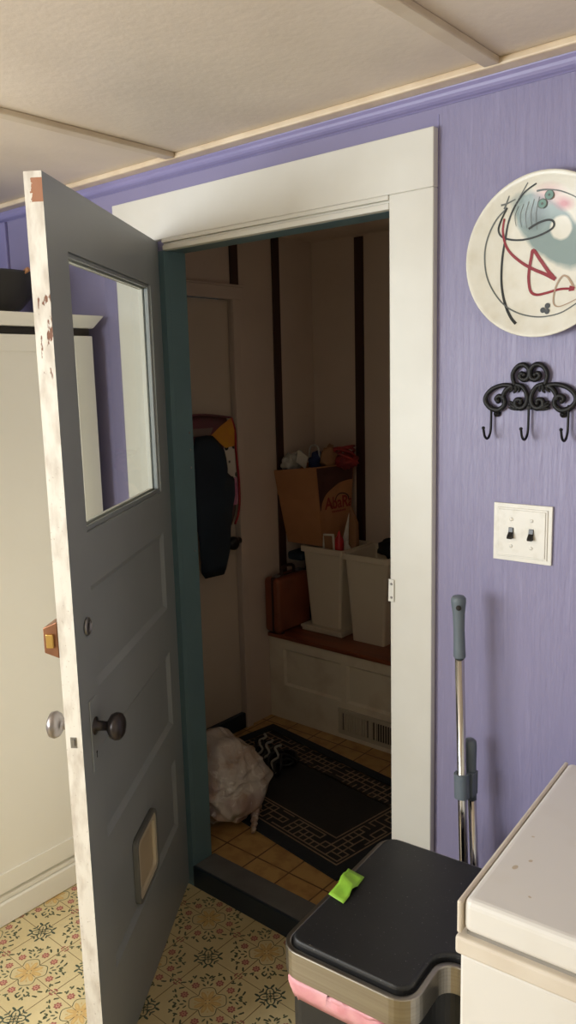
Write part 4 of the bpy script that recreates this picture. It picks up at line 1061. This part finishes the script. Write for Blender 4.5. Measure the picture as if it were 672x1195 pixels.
kp = MB(); kp.add([(-.285, 1.32, .9), (-.245, 1.33, .9), (-.245, 1.335, .99), (-.28, 1.335, 1.06), (-.285, 1.36, .9), (-.245, 1.37, .9), (-.245, 1.36, .99), (-.28, 1.36, 1.06)], [(0,3,2,1),(4,5,6,7),(0,1,5,4),(2,3,7,6),(1,2,6,5),(3,0,4,7)])
kp.v = [Vector((p.x - .03, p.y - .0, p.z if p.z > .95 else .72)) for p in kp.v]
kp.build('paper_sack', m_kft2, bevel=.004, label='small folded brown paper sack upright at the back of the left bin', cat='paper bag')
wp = MB(); wp.add([(-.33, 1.3, .9), (-.3, 1.3, .9), (-.295, 1.31, 1.04), (-.33, 1.31, .9), (-.3, 1.312, .9), (-.295, 1.312, 1.04)], [(0, 1, 2), (3, 5, 4), (0, 3, 4, 1), (1, 4, 5, 2), (2, 5, 3, 0)])
wp.build('receipt', m_switch, label='white paper slip standing against the paper bag', cat='paper')
bc = MB(); bc.ball((-.035, 1.3, .905), (.085, .06, .05), seg=26, rings=14, amp=.35, seed=4, freq=2)
bc.build('black_glove', m_blk, label='black knitted glove draped on the right cream bin', cat='glove')

# bags hanging on the far door
nt = thing('tote_bag', 'dark navy tote bag hanging in front of the far door', 'tote bag', (-.545, .68, .84))
# outline in (y, z), given depth
def cloth_bag(outline_pts, x0, x1, seed, mi=0, mb=None):
    mb = mb or MB(); n = len(outline_pts); cyy = sum(p[0] for p in outline_pts) / n; czz = sum(p[1] for p in outline_pts) / n
    R_n = 7; vs = []
    for sgn in (1, -1):
        for k in range(R_n + 1):
            f = k / R_n
            for (y, z) in outline_pts:
                yy, zz_ = cyy + (y - cyy) * f, czz + (z - czz) * f
                b = math.sqrt(max(0, 1 - f ** 2.2)); bul = (x1 - x0) / 2 * b * (1 + .35 * noise.noise(Vector((yy * 9, zz_ * 5, seed))))
                vs.append(((x0 + x1) / 2 + sgn * bul, yy, zz_))
    fs = []
    for h in range(2):
        o = h * (R_n + 1) * n
        for k in range(R_n):
            for i in range(n): fs.append((o + k*n+i, o + k*n+(i+1) % n, o + (k+1)*n+(i+1) % n, o + (k+1)*n+i))
    mb.add(vs, fs, mi, True); return mb
nav = [(.60, 1.43), (.66, 1.434), (.695, 1.43), (.725, 1.405), (.76, 1.365), (.768, 1.31), (.765, 1.275), (.815, 1.238), (.815, 1.17), (.795, 1.10), (.78, 1.02), (.77, .93), (.745, .86), (.73, .838), (.62, .842), (.598, .87), (.595, 1.0), (.58, 1.1), (.575, 1.25), (.58, 1.38)]
part(cloth_bag(nav, -.561, -.505, 3), 'bag_body', m_navy, nt)
ct = thing('patterned_tote', 'colourful tote with yellow flap and red edge behind the navy bag', 'tote bag', (-.59, .72, 1.0))
colr = [(.57, 1.515), (.66, 1.517), (.74, 1.51), (.83, 1.495), (.86, 1.44), (.862, 1.37), (.868, 1.3), (.875, 1.22), (.874, 1.13), (.86, 1.07), (.84, 1.03), (.6, 1.03), (.575, 1.2)]
part(cloth_bag(colr, -.6, -.568, 8), 'bag_body', m_mag, ct)
xf = -.5885
def patch(pts, x, nm, mt, th=.0015):
    m = MB(); n = len(pts); m.add([(x, y, z) for y, z in pts] + [(x + th, y, z) for y, z in pts], [tuple(range(n)), tuple(range(n, 2*n))[::-1]] + [(i, (i+1) % n, n + (i+1) % n, n + i) for i in range(n)])
    return part(m, nm, mt, ct)
patch([(.715, 1.427), (.775, 1.465), (.842, 1.497), (.856, 1.44), (.853, 1.375), (.80, 1.37)], -.5652, 'yellow_flap', m_yel)
patch([(.79, 1.375), (.852, 1.376), (.856, 1.3), (.86, 1.24), (.78, 1.235)], -.5654, 'spotted_panel', m_spot)
patch([(.80, 1.237), (.862, 1.237), (.866, 1.15), (.86, 1.12), (.80, 1.12)], -.5656, 'pink_panel', m_tpink)
patch([(.58, 1.462), (.73, 1.46), (.71, 1.43), (.58, 1.43)], -.5648, 'lining', m_tinside)
part(MB().tube(spline([(-.566, .575, 1.515), (-.566, .66, 1.517), (-.566, .74, 1.51), (-.566, .838, 1.497)], 5), .0045, 8), 'top_hem', m_mag, ct)
part(MB().tube(spline([(-.566, .842, 1.495), (-.566, .861, 1.44), (-.566, .863, 1.37), (-.566, .869, 1.3), (-.566, .876, 1.22), (-.566, .875, 1.13), (-.566, .861, 1.07), (-.566, .842, 1.035)], 5), .005, 8), 'red_hem', m_tred, ct)
hk2 = thing('coat_hook', 'small hook high on the far door, behind the hanging bags', 'hook', (-.618, .71, 1.42))
part(MB().tube(spline([(-.6175, .71, 1.43), (-.605, .71, 1.42), (-.595, .71, 1.415), (-.585, .71, 1.43)], 4), .004, 8), 'hook_body', m_nickel, hk2)

# ------------------------------------------------------------------ light
world = bpy.data.worlds.new('world'); scn.world = world; world.use_nodes = True
bg = world.node_tree.nodes['Background']; bg.inputs['Color'].default_value = (.9, .95, 1, 1); bg.inputs['Strength'].default_value = .02
def area(name, loc, rot, sx, sy, power, col):
    l = bpy.data.lights.new(name, 'AREA'); l.shape = 'RECTANGLE'; l.size = sx; l.size_y = sy; l.energy = power; l.color = col
    o = bpy.data.objects.new(name, l); COL.objects.link(o); o.location = loc; o.rotation_euler = rot; return o
a, b, z0, z1 = WIN[0]
area('window_daylight', ((a + b) / 2, YF - .02, (z0 + z1) / 2), (math.radians(90), 0, 0), b - a - .1, z1 - z0 - .1, 55, (.93, .975, 1))
area('window_daylight_side', (XL - .02, (w2[0] + w2[1]) / 2, (w2[2] + w2[3]) / 2), (math.radians(90), 0, math.radians(-90)), w2[1] - w2[0] - .1, w2[3] - w2[2] - .1, 45, (.93, .975, 1))

vs_ = scn.view_settings; vs_.view_transform = 'Standard'; vs_.look = 'None'; vs_.gamma = 1; vs_.exposure = 0
try: vs_.use_curve_mapping = False
except Exception: pass
scn.display_settings.display_device = 'sRGB'
scn.cycles.max_bounces = 10; scn.cycles.diffuse_bounces = 6; scn.cycles.transparent_max_bounces = 8
scn.cycles.use_denoising = True
scn.cycles.sample_clamp_indirect = 4
